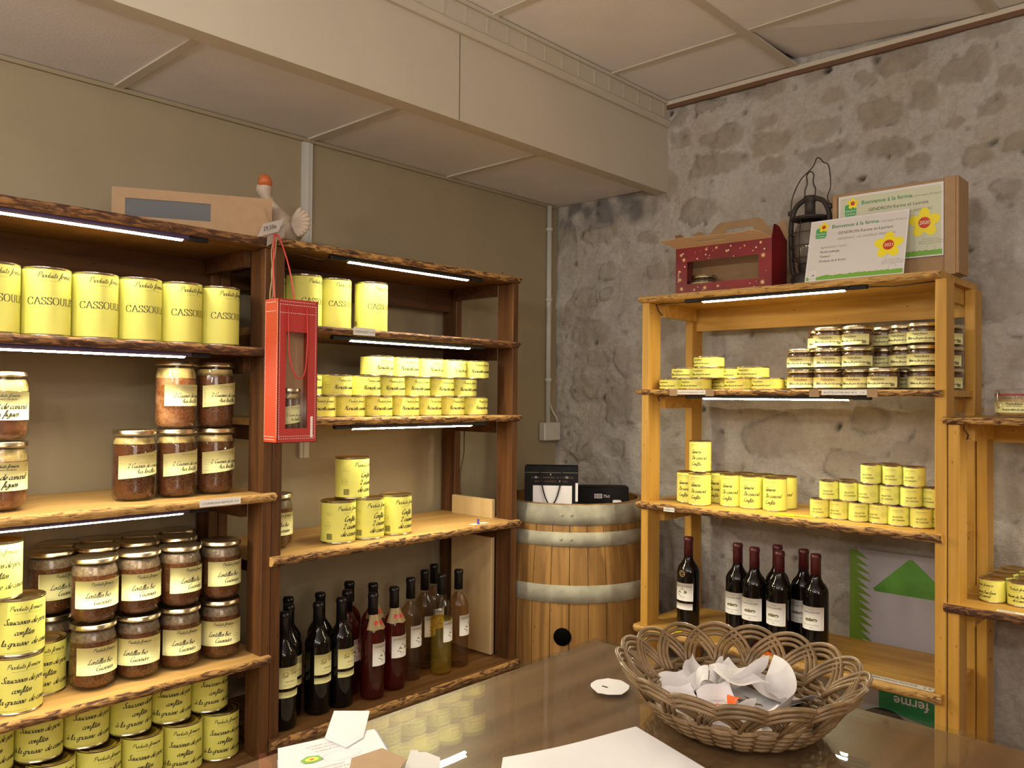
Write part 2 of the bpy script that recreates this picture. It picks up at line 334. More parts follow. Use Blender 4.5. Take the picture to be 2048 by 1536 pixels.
def stroke_text(txt, font, h, tmin, tmax, nib, slant=0, step=4, track=0):
    """2-D ribbon letters; cap height h metres. returns (verts, quads, width)"""
    k = h/12.; x = 0; V = []; F = []
    for ch in txt:
        g = font.get(ch, font.get(' ')); body, adv = g.rsplit(';', 1)
        for st in body.split('|'):
            if not st.strip(): continue
            raw = st.startswith('!'); pts = [tuple(float(q) for q in s.split(',')) for s in st.lstrip('!').split()]
            if not raw: pts = smooth_pts(pts, step)
            n = len(pts); L = []
            for i in range(n):
                a = pts[max(i-1, 0)]; b = pts[min(i+1, n-1)]; dx, dy = b[0]-a[0], b[1]-a[1]; l = hypot(dx, dy) or 1; dx /= l; dy /= l
                t = tmin+(tmax-tmin)*abs(dx*sin(nib)-dy*cos(nib)); L.append((pts[i][0]-dy*t/2, pts[i][1]+dx*t/2, pts[i][0]+dy*t/2, pts[i][1]-dx*t/2))
            q = len(V)
            for a in L: V.append(((x+a[0]+slant*a[1])*k, a[1]*k)); V.append(((x+a[2]+slant*a[3])*k, a[3]*k))
            for i in range(n-1): F.append((q+2*i, q+2*i+1, q+2*i+3, q+2*i+2))
        x += float(adv)+track
    return V, F, x*k
_tc = {}
def font_text(txt, h, shear=0, bold=0):
    key = (txt, shear, bold)
    if key not in _tc:
        c = bpy.data.curves.new('t', 'FONT'); c.body = txt; c.size = 1; c.resolution_u = 2; c.shear = shear; c.offset = bold
        o = bpy.data.objects.new('t', c); COL.objects.link(o); dg = bpy.context.evaluated_depsgraph_get(); dg.update()
        me = bpy.data.meshes.new_from_object(o.evaluated_get(dg))
        V = [(v.co.x, v.co.y) for v in me.vertices]; F = [tuple(p.vertices) for p in me.polygons]
        bpy.data.objects.remove(o); bpy.data.curves.remove(c); bpy.data.meshes.remove(me)
        x1 = max([v[0] for v in V] or [0]); _tc[key] = (V, F, x1)
    V, F, w = _tc[key]; k = h/.7
    return [(a*k, b*k) for a, b in V], F, w*k
def script(txt, h, wt=1.0): return stroke_text(txt, CUR, h, .7*wt, 1.8*wt, rad(35), .28)
def roman(txt, h): return stroke_text(txt, SER, h, .55, 1.55, 0, 0, 4, .6)
def ell2d(rx, ry, n=24, t=.0004):
    V = []; F = []
    for i in range(n):
        a = 2*pi*i/n; V += [(rx*cos(a), ry*sin(a)), ((rx-t)*cos(a), (ry-t)*sin(a))]
    for i in range(n): j = (i+1) % n; F.append((2*i, 2*j, 2*j+1, 2*i+1))
    return V, F, 0
def bars2d(w, h, n=12, seed=3):
    R = random.Random(seed); V = []; F = []; x = 0
    while x < w:
        b = R.choice((.4, .7, 1.1))*w/26
        F.append((len(V), len(V)+1, len(V)+2, len(V)+3)); V += [(x, 0), (x+b, 0), (x+b, h), (x, h)]; x += b+R.choice((.5, .8))*w/22
    return V, F, w
def poly2d(pts): return [tuple(p) for p in pts], [tuple(range(len(pts)))], 0
def disc2d(r, n=20, ry=None): return poly2d([(r*cos(2*pi*i/n), (ry or r)*sin(2*pi*i/n)) for i in range(n)])
def on_cyl(mb, item, u, v, r, mat, tilt=0, al='l', bulge=None):
    """wrap a 2-D item on the cylinder of radius r round z, arc position u, height v"""
    V, F, w = item
    if al == 'c': u -= w/2
    ct, st = cos(tilt), sin(tilt); o = []
    for a, b in V:
        x = u+a*ct-b*st; z = v+a*st+b*ct; o.append((r*cos(x/r), r*sin(x/r), z))
    mb.add(o, F, mat)
def on_plane(mb, item, O, X, Y, u, v, mat, al='l', ang=0, eps=.0004):
    V, F, w = item; O, X, Y = Vector(O), Vector(X).normalized(), Vector(Y).normalized(); N = X.cross(Y)
    if al == 'c': u -= w/2
    c, s = cos(ang), sin(ang)
    mb.add([tuple(O+X*(u+a*c-b*s)+Y*(v+a*s+b*c)+N*eps) for a, b in V], F, mat)

ADDR = 'Laurent et Karine Gendron, 24320 La Chapelle Gresignac'
FOOT = 'A consommer avant la date indiquee sur la boite'
# ------------------------------------------------------------------ tins
def tin_body(R, H, lidmat, rib=True):
    b = MB(); e = .0016
    p = [(R-.008, .003), (R-.003, .003), (R-.0015, 0), (R+e*.6, .0005), (R+e*.6, .003), (R-.0008, .0045), (R-.0008, H-.0045), (R+e*.6, H-.003), (R+e*.6, H-.0003), (R, H), (R-.0022, H-.0008), (R-.004, H-.004), (R-.011, H-.004), (R-.013, H-.0028), (R-.015, H-.0028), (R-.017, H-.004)]
    b.lathe(p[:9], Mtin, 44, cap0=False); b.lathe(p[8:], lidmat, 44, cap1=True)
    b.add([(0, 0, .003)]+[((R-.008)*cos(2*pi*i/24), (R-.008)*sin(2*pi*i/24), .003) for i in range(24)], [(0, 1+(i+1) % 24, 1+i) for i in range(24)], Mtin)
    return b
def label_skin(R, z0, z1, mat, a0=-pi, a1=pi, n=48, tilt=0):
    b = MB(); full = abs(a1-a0-2*pi) < 1e-6; vs = []
    for rr, zz in ((R, z0), (R, z1)):
        for i in range(n+1):
            a = a0+(a1-a0)*i/n; vs.append((rr*cos(a), rr*sin(a), zz+tilt*R*a))
    fs = [(i, i+1, n+2+i, n+1+i) for i in range(n)]
    if not full:      # paper has a thickness
        t = .0004; k = len(vs); vs += [(x*(R-t)/R, y*(R-t)/R, z) for x, y, z in vs]
        m = n+1; ring = list(range(m))+list(range(2*m-1, m-1, -1)); q = len(ring)
        fs += [(ring[i], ring[(i+1) % q], ring[(i+1) % q]+k, ring[i]+k) for i in range(q)]
    b.add(vs, fs, mat, True); return b
def tin(name, cat, R, H, art, lidmat=Mgold, paper=Mpaper, gap=.005):
    def fn():
        t = empty(name, (0, 0, 0), cat=cat)
        tin_body(R, H, lidmat).build('can_body', t)
        lb = label_skin(R+.0002, gap, H-gap, paper); art(lb, R+.0006, H); lb.build('paper_label', t)
        return t
    return fn
def head(b, r, u, z, h, hs=.0026, w=1.):
    on_cyl(b, script('Produits fermiers', h, .9), u, z, r, Mink, al='c')
    on_cyl(b, font_text(ADDR, hs*.62, .35), u+.002, z-h*.75, r, Mink2, al='c')
def seal(b, r, u, z, rx, ry):
    on_cyl(b, ell2d(rx, ry, 26, .0005), u, z, r, Mink2)
    on_cyl(b, font_text('GENDRON', ry*.22), u, z, r, Mink2, al='c'); on_cyl(b, font_text('fermier', ry*.2), u, z-ry*.4, r, Mink2, al='c')
def a_cass(b, r, H):
    head(b, r, .014, H-.023, .0105); on_cyl(b, roman('CASSOULET', .0152), .012, H*.455, r, Mink, al='c')
    on_cyl(b, bars2d(.022, .012), -.105, .02, r, Mink2); seal(b, r, .09, .06, .014, .011)
def a_haric(b, r, H):
    head(b, r, 0, H-.018, .0075, .0018); on_cyl(b, script('Haricots cuisinés', .0105, 1.35), 0, H*.34, r, Mink, al='c')
    on_cyl(b, font_text(FOOT, .0012), -.05, .008, r, Mink2); seal(b, r, -.058, H*.52, .009, .009)
    on_cyl(b, bars2d(.016, .010), .085, .012, r, Mink)
def a_conf(b, r, H):
    head(b, r, .006, H-.026, .011)
    for t, z in (('Confits', .062), ('2 cuisses', .041), ('de canard', .021)): on_cyl(b, script(t, .0135, 1.25), .006 if t != 'Confits' else .004, z, r, Mink, al='c')
    on_cyl(b, font_text(FOOT, .0022), -.004, .0075, r, Mink2, al='c'); on_cyl(b, bars2d(.017, .017), -.068, .012, r, Mink)
    seal(b, r, -.066, .05, .009, .010); on_cyl(b, font_text('Ingredients :', .002), -.07, .085, r, Mink2); on_cyl(b, font_text('cuisses, graisse, sel', .0018), -.07, .08, r, Mink2)
def a_sauc(b, r, H):
    head(b, r, 0, H-.024, .009)
    for t, z, u in (('Saucisses de porc', .067, 0), ('confites', .045, -.006), ('à la graisse  de canard', .023, 0)):
        on_cyl(b, script(t, .0115, 1.15), u, z, r, Mink, al='c')
    on_cyl(b, font_text(FOOT, .0018), -.02, .0085, r, Mink2, al='c'); seal(b, r, .078, .05, .012, .010)
def a_ges(b, r, H):
    on_cyl(b, font_text('PRODUITS FERMIERS', .0028), .004, H-.014, r, Mink2, al='c'); on_cyl(b, font_text(ADDR, .0013), .002, H-.019, r, Mink2, al='c')
    for t, z in (('Gésiers', .062), ('De canard', .042), ('Confits', .022)): on_cyl(b, script(t, .0105, 1.1), -.012, z, r, Mink)
    on_cyl(b, font_text('Poids net : 400 g', .0018), -.012, .010, r, Mink2)
def a_ril(b, r, H):
    on_cyl(b, font_text('PRODUITS FERMIERS', .0022), 0, H-.0125, r, Mink2, al='c'); on_cyl(b, font_text(ADDR, .001), 0, H-.0165, r, Mink2, al='c')
    on_cyl(b, font_text('RILLETTES', .0042, .25, .008), 0, .023, r, Mink, al='c'); on_cyl(b, font_text('DE CANARD', .0042, .25, .008), .002, .0145, r, Mink, al='c')
    seal(b, r, .031, .026, .0078, .0068); on_cyl(b, font_text('Poids net : 130 g', .0013), -.02, .0095, r, Mink2)
def a_flat(b, r, H):
    on_cyl(b, script('Produits fermiers', .0052, 1), -.012, H-.0135, r, Mink, al='c'); on_cyl(b, font_text(ADDR[:25], .0011), -.012, H-.0165, r, Mink2, al='c')
    on_cyl(b, script('Rillettes au foie gras de canard', .0052, 1.3), -.006, .0105, r, Mink, al='c'); seal(b, r, .040, .018, .008, .0055)
def a_mou(b, r, H):
    head(b, r, 0, H-.019, .0065, .0016); on_cyl(b, script('Mousse de Foie Gras', .0068, 1.3), 0, .022, r, Mink, al='c'); on_cyl(b, script('de Canard', .0068, 1.3), .002, .0125, r, Mink, al='c')
    for k in range(5): on_cyl(b, font_text('Ingredients : foie gras', .0013), -.055, .038-.003*k, r, Mink2)
PROTO['cassoulet'] = (tin('cassoulet_tin', 'tin', .0488, .148, a_cass), None)
PROTO['haricots'] = (tin('bean_tin', 'tin', .0492, .060, a_haric, gap=.0035), None)
PROTO['confits'] = (tin('confit_tin', 'tin', .0492, .119, a_conf), None)
PROTO['saucisses'] = (tin('sausage_tin', 'tin', .0485, .119, a_sauc), None)
PROTO['gesiers'] = (tin('gizzard_tin', 'tin', .0355, .102, a_ges, gap=.003), None)
PROTO['rillettes'] = (tin('potted_duck_tin', 'tin', .0275, .0545, a_ril, Mtin, gap=.003), None)
PROTO['flat'] = (tin('flat_tin', 'tin', .0485, .0355, a_flat, gap=.0025), None)
PROTO['mousse'] = (tin('mousse_tin', 'tin', .03, .060, a_mou, gap=.0035), None)

# ------------------------------------------------------------------ glass jars
def jar(name, R, H, Rb, lab, fill, art, paper=Mcream, top=Mfoam, tilt=0, lidr=None, span=2.4, topz=.8, lidh=.011):
    """R radius, H height with lid, Rb base radius, lab=(z0,z1)"""
    lidr = lidr or R*.99
    def fn():
        t = empty(name, (0, 0, 0), cat='jar'); zl = H-lidh
        g = MB(); pr = [(Rb-.012, .0005), (Rb-.004, .0), (Rb, .003), (Rb+(R-Rb)*.75, .012), (R, .024), (R, zl*.80), (R-.0012, zl*.86), (R-.0045, zl*.93), (R-.004, zl)]
        g.lathe(pr, Mglass, 40); g.build('glass_jar', t)
        c = MB(); k = .0025; zt = zl*topz; cp = [(0, .004), (Rb-.006, .004), (Rb-k, .007), (Rb+(R-Rb)*.75-k, .014), (R-k, .026), (R-k, zt)]
        c.lathe(cp, fill, 32); tp = [(R-k, zt), (R-k, zl*.85), (R-.006, zl*.93), (R-.007, zl*.955), (0, zl*.955)]
        c.lathe(tp, top, 32); c.build('contents', t)
        l = MB(); l.lathe([(lidr-.003, zl-.001), (lidr, zl), (lidr+.0008, zl+.002), (lidr, zl+.0035), (lidr, H-.002), (lidr-.0012, H-.0004), (lidr-.003, H), (lidr-.006, H-.0012), (0, H-.0014)], Mlid, 40)
        l.build('lid', t)
        z0, z1 = lab; lb = label_skin(R+.0006, z0, z1, paper, -span/2, span/2, 30, tilt); art(lb, R+.001, z0, z1); lb.build('paper_label', t)
        return t
    return fn
def a_jl(b, r, z0, z1):   # lentilles bio cuisinees
    h = z1-z0; on_cyl(b, script('Produits fermiers', .0068, 1), .002, z1-.0105, r, Mink, al='c'); on_cyl(b, font_text(ADDR, .0014, .3), .002, z1-.0145, r, Mink2, al='c')
    on_cyl(b, script('Lentilles bio', .0105, 1), -.008, z0+.024, r, Mink, al='c'); on_cyl(b, script('Cuisinées', .0105, 1), .002, z0+.009, r, Mink, al='c')
    seal(b, r, .038, z0+.018, .0095, .0078)
    for k in range(3): on_cyl(b, font_text('lentilles, carottes, oignons', .0015), .034, z1-.006-.0035*k, r, Mink2)
    on_cyl(b, font_text(FOOT, .0013), -.056, z0+.003, r, Mink2)
def a_jc(b, r, z0, z1):   # 2 cuisses de canard aux lentilles
    T = .10
    def c(it, u, v, m, al='l'):
        on_cyl(b, it, u-(it[2]/2 if al == 'c' else 0), z0+v+TL*u, r, m, TL)
    TL = .0
    c(font_text('PRODUITS FERMIERS', .0035), .006, z1-z0-.009, Mink2, 'c'); c(font_text(ADDR, .0016), .006, z1-z0-.013, Mink2, 'c')
    c(script('2 Cuisses de canard', .0095, 1), .006, .021, Mink, 'c'); c(script('Aux lentilles', .0095, 1), .006, .008, Mink, 'c')
    for k in range(4): c(font_text('Ingredients : cuisses de canard', .0014), -.056, .030-.004*k, Mink2)
    c(font_text(FOOT, .0016), -.054, .002, Mink2)
def a_jm(b, r, z0, z1):   # magret de canard aux figues
    on_cyl(b, script('Produits fermiers', .0065, 1.3), .004, z1-.011, r, Mink, al='c'); on_cyl(b, script('Laurent et Karine Gendron', .0034, 1.2), .004, z1-.017, r, Mink, al='c')
    on_cyl(b, script('Magret de canard', .0115, 1.4), 0, z0+.024, r, Mink, al='c'); on_cyl(b, script('aux figues', .0115, 1.4), 0, z0+.0085, r, Mink, al='c')
    for k in range(5): on_cyl(b, font_text('Ingredients', .0018), .044, z1-.01-.005*k, r, Mink2)
def a_jr(b, r, z0, z1):   # rillettes au foie gras
    on_cyl(b, script('Produits fermiers', .0052, 1.1), .0, z1-.009, r, Mink, al='c'); on_cyl(b, font_text(ADDR[:25], .0012), 0, z1-.012, r, Mink2, al='c')
    on_cyl(b, script('Rillettes au foie gras de canard', .0052, 1.4), 0, z0+.0095, r, Mink, al='c'); on_cyl(b, font_text('Poids net : 190 g', .0016), .012, z0+.004, r, Mink2)
    seal(b, r, -.034, z0+.013, .006, .005); on_cyl(b, bars2d(.011, .008), .036, z0+.004, r, Mink)
PROTO['lentils'] = (jar('lentil_jar', .0495, .148, .040, (.038, .099), Mlentil, a_jl, top=Mfoam), None)
PROTO['cuisses'] = (jar('duck_leg_jar', .0485, .166, .044, (.058, .112), Mlentil, a_jc, top=Mfat, tilt=.10, topz=.86), None)
PROTO['cuisses_lit'] = (jar('duck_leg_jar', .0485, .166, .044, (.056, .108), Mcanard_lit, a_jc, top=Mfat, topz=.80), None)  # same jar with the light painted into its contents
PROTO['magret'] = (jar('duck_breast_jar', .0495, .148, .041, (.045, .105), Mfig, a_jm, paper=Mcream, top=Mfat, topz=.78), None)
PROTO['terrine'] = (jar('potted_meat_jar', .0425, .060, .038, (.006, .036), Mrillet, a_jr, top=Mrillet, span=2.6, topz=.80, lidh=.010), None)

# ------------------------------------------------------------------ wine bottles
def bottle_profile(R, H):
    return [(R*.62, .006), (R*.9, 0), (R, .006), (R, H*.61), (R*.985, H*.64), (R*.92, H*.668), (R*.78, H*.70), (R*.58, H*.73), (R*.45, H*.76), (R*.40, H*.79), (R*.385, H*.955), (R*.42, H*.96), (R*.42, H*.985), (R*.36, H*.99), (R*.34, H)]
def a_wine_fancy(b, r, z0, z1):
    on_cyl(b, disc2d(.009, 16, .005), -.010, z1-.018, r, flat('ochre_print', (.50, .38, .08), .5)); on_cyl(b, script('Grand Vin', .004), .010, z1-.010, r, Mink2, al='c')
    on_cyl(b, script('Les', .011), -.012, z0+.030, r, Mink2, al='c'); on_cyl(b, font_text('BERGERAC', .004), .004, z0+.016, r, Mink2, al='c'); on_cyl(b, font_text('mis en bouteille au chateau', .0018), 0, z0+.008, r, Mink2, al='c'); on_cyl(b, script('Château', .007), .016, z0+.036, r, Mink2, al='c')
def a_wine_chateau(b, r, z0, z1, name='CHATEAU LES CHEMINS'):
    on_cyl(b, font_text(name, .0042), 0, z1-.012, r, Mink, al='c')
    hill = [(-.016, 0), (-.010, .006), (-.004, .012), (0, .016), (.004, .012), (.010, .008), (.016, .006), (.017, .0), (.008, -.002), (-.004, -.001)]
    on_cyl(b, poly2d(hill), 0, z0+.026, r, Mink2); on_cyl(b, poly2d([(-.018, -.003), (-.006, -.008), (-.008, -.010), (-.020, -.005)]), 0, z0+.026, r, Mink2)
    on_cyl(b, font_text('BERGERAC', .003), .0, z0+.012, r, Mink2, al='c'); on_cyl(b, font_text('mis en bouteille', .0016), 0, z0+.007, r, Mink2, al='c')
def a_wine_bayard(b, r, z0, z1):
    on_cyl(b, font_text('CHATEAU', .003), 0, z1-.010, r, Mink2, al='c'); on_cyl(b, font_text('CLOS de BAYARD', .0045, 0, .004), 0, z1-.018, r, Mink, al='c')
    for u, w in ((-.012, .007), (-.002, .006), (.010, .008)): on_cyl(b, disc2d(w, 12, .0045), u, z0+.029, r, Mink2)
    on_cyl(b, poly2d([(-.016, -.001), (.006, -.003), (.006, .002), (-.004, .006), (-.016, .003)]), 0, z0+.029, r, Mink)
    on_cyl(b, font_text('MONTAGNE SAINT-EMILION', .0024), 0, z0+.014, r, Mink2, al='c'); on_cyl(b, font_text('2018', .003), 0, z0+.006, r, Mink2, al='c')
def bottle(name, R, H, kind, cap, lab, art, paper, tint=None, liquid=None, level=.7, span=2.0, extra=None):
    def fn():
        t = empty(name, (0, 0, 0), cat='bottle'); P = bottle_profile(R, H)
        g = MB(); gm = tint or Mredwine
        g.lathe(P, gm, 40, cap0=True); g.build('glass_body', t)
        if liquid:
            k = .0022; zt = H*level; q = [(0, .008), (R*.6, .008), (R*.9, .004), (R-k, .009)]+[(r-k, z) for r, z in P[3:] if z < zt]
            def rad_at(z):
                for i in range(len(P)-1):
                    if P[i][1] <= z <= P[i+1][1]: f = (z-P[i][1])/(P[i+1][1]-P[i][1]+1e-9); return P[i][0]+(P[i+1][0]-P[i][0])*f-k
                return R-k
            q += [(rad_at(zt), zt), (0, zt)]; l = MB(); l.lathe(q, liquid, 36); l.build('wine', t)
        c = MB(); c.lathe([(R*.40, H*.80), (R*.40+.0006, H*.80), (R*.40, H*.955), (R*.435, H*.96), (R*.435, H*.985), (R*.40, H*.99), (R*.385, H+.0006), (0, H+.0006)], cap, 28); c.build('capsule', t)
        z0, z1 = lab; lb = label_skin(R+.0005, z0, z1, paper, -span/2, span/2, 26); art(lb, R+.0009, z0, z1); lb.build('paper_label', t)
        if extra: extra(t, R, H)
        return t
    return fn
def ex_strip(t, R, H):
    lb = label_skin(R+.0005, .088, .104, Mcream, -1, 1, 20); on_cyl(lb, font_text('appellation controlee', .002), 0, .095, R+.0009, Mink2, al='c'); lb.build('strip_label', t)
def ex_strip2(t, R, H):
    lb = label_skin(R+.0005, .070, .090, Mwhite, -.95, .95, 20); lb.build('strip_label', t)
    d = MB(); d.lathe([(R*.95, 0), (R*.95, .001)], Mink2, 4)
    m = MB(); on_cyl(m, disc2d(.0115, 24), 0, .186, R+.0009, Mblack); on_cyl(m, ell2d(.0105, .0105, 24, .001), 0, .186, R+.0013, Mgold2); on_cyl(m, ell2d(.006, .006, 18, .001), 0, .186, R+.0013, Mgold2); o = m.build('medal_sticker', t)
def ex_collar(t, R, H):
    b = MB(); n = 28; z0 = H*.655; vs = []
    for i in range(n+1):
        a = -1.5+3.0*i/n; q = abs(((a+.45) % .9)-.45)/.45
        vs.append(((R*1.0)*cos(a), R*1.0*sin(a), z0+.002+.004*q)); vs.append((R*.44*cos(a), R*.44*sin(a), H*.80))
    b.add(vs, [(2*i, 2*i+2, 2*i+3, 2*i+1) for i in range(n)], flat('gold_card_collar', (.30, .21, .08), .4), True)
    for a in (-.62, .0, .62):
        rr = R*.80; zz = H*.70; P = []
        for u, v in ((-.006, -.007), (.006, -.007), (.006, .007), (-.006, .007)):
            rz = R*.731-v*.39+.0012; P.append((rz*cos(a+u/rr), rz*sin(a+u/rr), z0+.0225+v*.8))
        b.add(P, [(0, 1, 2, 3)], flat('red_badge', (.55, .02, .02), .5))
    b.build('neck_collar', t)
def liq(name, c, a=.6):
    m = bpy.data.materials.new(name); m.use_nodes = True; N = m.node_tree.nodes; L = m.node_tree.links; N.clear()
    o = N.new('ShaderNodeOutputMaterial'); mx = N.new('ShaderNodeMixShader'); t = N.new('ShaderNodeBsdfTransparent'); t.inputs[0].default_value = (*c, 1)
    d = N.new('ShaderNodeBsdfPrincipled'); d.inputs['Base Color'].default_value = (*[x*.6 for x in c], 1); d.inputs['Roughness'].default_value = .1
    mx.inputs[0].default_value = 1-a; L.new(t.outputs[0], mx.inputs[1]); L.new(d.outputs[0], mx.inputs[2]); L.new(mx.outputs[0], o.inputs[0]); MATS[name] = m; return m
Lrose = liq('rose_wine', (.52, .07, .06), .88); Lpale = liq('pale_rose_wine', (.84, .66, .46), .96); Lyel = liq('sweet_white_wine', (.90, .72, .14), .85)
PROTO['w_dark'] = (bottle('wine_bottle', .0365, .305, 0, Mcaps, (.112, .168), a_wine_fancy, Mcream, extra=ex_strip), None)
PROTO['w_rose'] = (bottle('wine_bottle', .0365, .305, 0, Mcaps, (.10, .165), a_wine_chateau, Mwhite, Mglass, Lrose, .74, extra=ex_collar), None)
PROTO['w_rose_plain'] = (bottle('wine_bottle', .0385, .305, 0, Mcaps, (.10, .165), a_wine_chateau, Mwhite, Mglass, Lrose, .74), None)
PROTO['w_pale'] = (bottle('wine_bottle', .0355, .315, 0, Mcaps, (.105, .172), a_wine_chateau, Mwhite, Mglass, Lpale, .76), None)
PROTO['w_yel'] = (bottle('wine_bottle', .0355, .315, 0, Mcaps, (.105, .172), a_wine_chateau, Mwhite, Mglass, Lyel, .56), None)
PROTO['w_red'] = (bottle('wine_bottle', .0365, .30, 0, Mcapr, (.085, .152), a_wine_bayard, Mwhite), None)
PROTO['w_red2'] = (bottle('wine_bottle', .0365, .30, 0, Mcapr, (.098, .155), a_wine_chateau, Mwhite, extra=ex_strip2), None)

# ------------------------------------------------------------------ the room
def struct(mb, name): return tag(mb.build(name), kind='structure')
Z1, Z2, FX = 2.267, 2.595, .492
XR, YB = 4.6, -5.6
b = MB(); b.box(-.1, XR, YB, .15, -.06, 0, Mfloor); struct(b, 'floor')
b = MB(); b.box(-.06, 0, YB, 0.0, 0, Z1+.02, Mwall); struct(b, 'wall_left')
b = MB(); b.box(XR, XR+.06, YB, .1, 0, Z2, Mwall); struct(b, 'wall_right')
b = MB(); b.box(-.06, XR, YB-.06, YB, 0, Z2, Mwall); struct(b, 'wall_near')
# ceiling: tiles as slightly uneven panels
R = random.Random(5); b = MB()
b.box(-.06, FX, YB, 0, Z1+.003, Z1+.03, Mtile)
ys = [0, -.37, -.97, -1.57, -2.17, -2.77, -3.37, -3.97, -4.57, -5.17, YB]; xs = [.55, 1.062, 1.665, 2.265, 2.865, 3.465, 4.065, XR]
for i in range(len(xs)-1):
    for j in range(len(ys)-1):
        x0, x1, y1, y0 = xs[i]+.002, xs[i+1]-.002, ys[j]-.002, ys[j+1]+.002
        d = [R.uniform(0, .004) for _ in range(4)]
        if i == 1 and j == 0: d[1] = .03
        b.add([(x0, y0, Z2+d[0]), (x0, y1, Z2+d[1]), (x1, y1, Z2+d[2]), (x1, y0, Z2+d[3])], [(0, 1, 2, 3)], Mtile)
b.box(-.06, XR, YB, .1, Z2+.06, Z2+.09, Mtile); struct(b, 'ceiling')
k = 1
def trim(mb):
    global k; struct(mb, 'trim_%d' % k); k += 1
b = MB()
for x in xs[1:-1]: b.box(x-.016, x+.016, YB, 0, Z2-.004, Z2+.002, Mbar)
for y in ys[1:-1]: b.box(.55, XR, y-.011, y+.011, Z2-.0025, Z2+.002, Mbar)
trim(b)
b = MB()
for y in (-.645, -1.245, -1.845, -2.445, -3.045, -3.645): b.box(0, FX-.01, y-.012, y+.012, Z1-.002, Z1+.004, Mbar)
b.box(FX-.028, FX, YB, -.06, Z1-.003, Z1+.004, Mbar); trim(b)
b = MB(); b.box(0, .010, YB, -.02, Z1-.010, Z1+.001, Mwall); b.box(0, .006, YB, -.02, Z1-.0015, Z1+.002, flat('dark_joint_line', (.10, .08, .05), .8)); trim(b)  # thin dark line along the joint of wall and ceiling
# fascia of the lowered ceiling
b = MB(); b.box(FX, .548, YB, .02, Z1-.022, Z2-.09, Mfascia)
for y in (-1.105, -3.5): b.box(.5475, .5486, y-.0012, y+.0012, Z1-.02, Z2-.095, flat('dark_joint_line', (.10, .08, .05), .8))  # dark seam lines between fascia panels
trim(b)
b = MB()
pr = [(.548, -.10), (.560, -.10), (.566, -.092), (.566, -.078), (.558, -.070), (.552, -.066), (.552, -.012), (.560, -.012), (.560, 0), (.50, 0), (.50, -.10)]
n = len(pr); vs = [(x, y, Z2+z) for y in (YB, .02) for x, z in pr]
b.add(vs, [(i, (i+1) % n, n+(i+1) % n, n+i) for i in range(n)]+[tuple(range(n)), tuple(range(2*n-1, n-1, -1))], Mfascia)
y = -.03
while y > YB:
    b.box(.5515, .5545, y-.0035, y+.0035, Z2-.064, Z2-.014, Mfascia); b.box(.5515, .5530, y+.0035, y+.0052, Z2-.064, Z2-.014, Mbar); y -= .088
trim(b)
b = MB(); b.box(.55, XR, -.014, 0, Z2-.016, Z2-.001, Mbar); trim(b)
b = MB(); b.box(.55, XR, -.010, 0, Z2-.030, Z2-.016, flat('brown_stained_batten', (.16, .08, .04), .6)); trim(b)
b = MB(); b.box(0, .012, -1.275, -1.241, 1.25, Z1-.012, Mpvc); b.box(.012, .0145, -1.262, -1.254, 1.25, Z1-.012, Mpvc); trim(b)

# rubble stone wall -------------------------------------------------
STONES = [(0.713, 2.552, 0.067, 0.026), (0.602, 2.534, 0.024, 0.049), (0.782, 2.414, 0.089, 0.046), (0.949, 2.431, 0.05, 0.028), (0.964, 2.355, 0.082, 0.045), (0.935, 2.556, 0.1, 0.039), (1.147, 2.365, 0.069, 0.039), (1.139, 2.549, 0.052, 0.025), (1.186, 2.477, 0.038, 0.026), (1.292, 2.493, 0.035, 0.025), (1.401, 2.54, 0.08, 0.045), (1.35, 2.379, 0.072, 0.05), (1.47, 2.394, 0.048, 0.051), (1.165, 2.28, 0.099, 0.028), (1.369, 2.257, 0.08, 0.032), (1.481, 2.262, 0.016, 0.018), (1.568, 2.288, 0.02, 0.021), (1.62, 2.185, 0.046, 0.036), (1.708, 2.401, 0.033, 0.027), (0.766, 2.313, 0.131, 0.041), (0.979, 2.268, 0.047, 0.032), (1.454, 2.183, 0.037, 0.031), (1.648, 2.55, 0.07, 0.019)]
R = random.Random(11); nh = len(STONES)
for _ in range(1500):
    x = R.uniform(-.02, 2.7); z = R.uniform(.3, 2.55); a = R.uniform(.035, .12); c = a*R.uniform(.45, .85)
    if all(abs(x-s[0]) > (a+s[2])*.93+.012 or abs(z-s[1]) > (c+s[3])*.93+.012 for s in STONES): STONES.append((x, z, a, c))
SP = [(s, R.uniform(-.004, .010), R.random(), R.uniform(-.25, .25)) for s in STONES]
GR = {}
for q in SP:
    s = q[0]
    for gx in range(int((s[0]-s[2]*1.4)*8)-1, int((s[0]+s[2]*1.4)*8)+2):
        for gz in range(int((s[1]-s[3]*1.4)*8)-1, int((s[1]+s[3]*1.4)*8)+2): GR.setdefault((gx, gz), []).append(q)
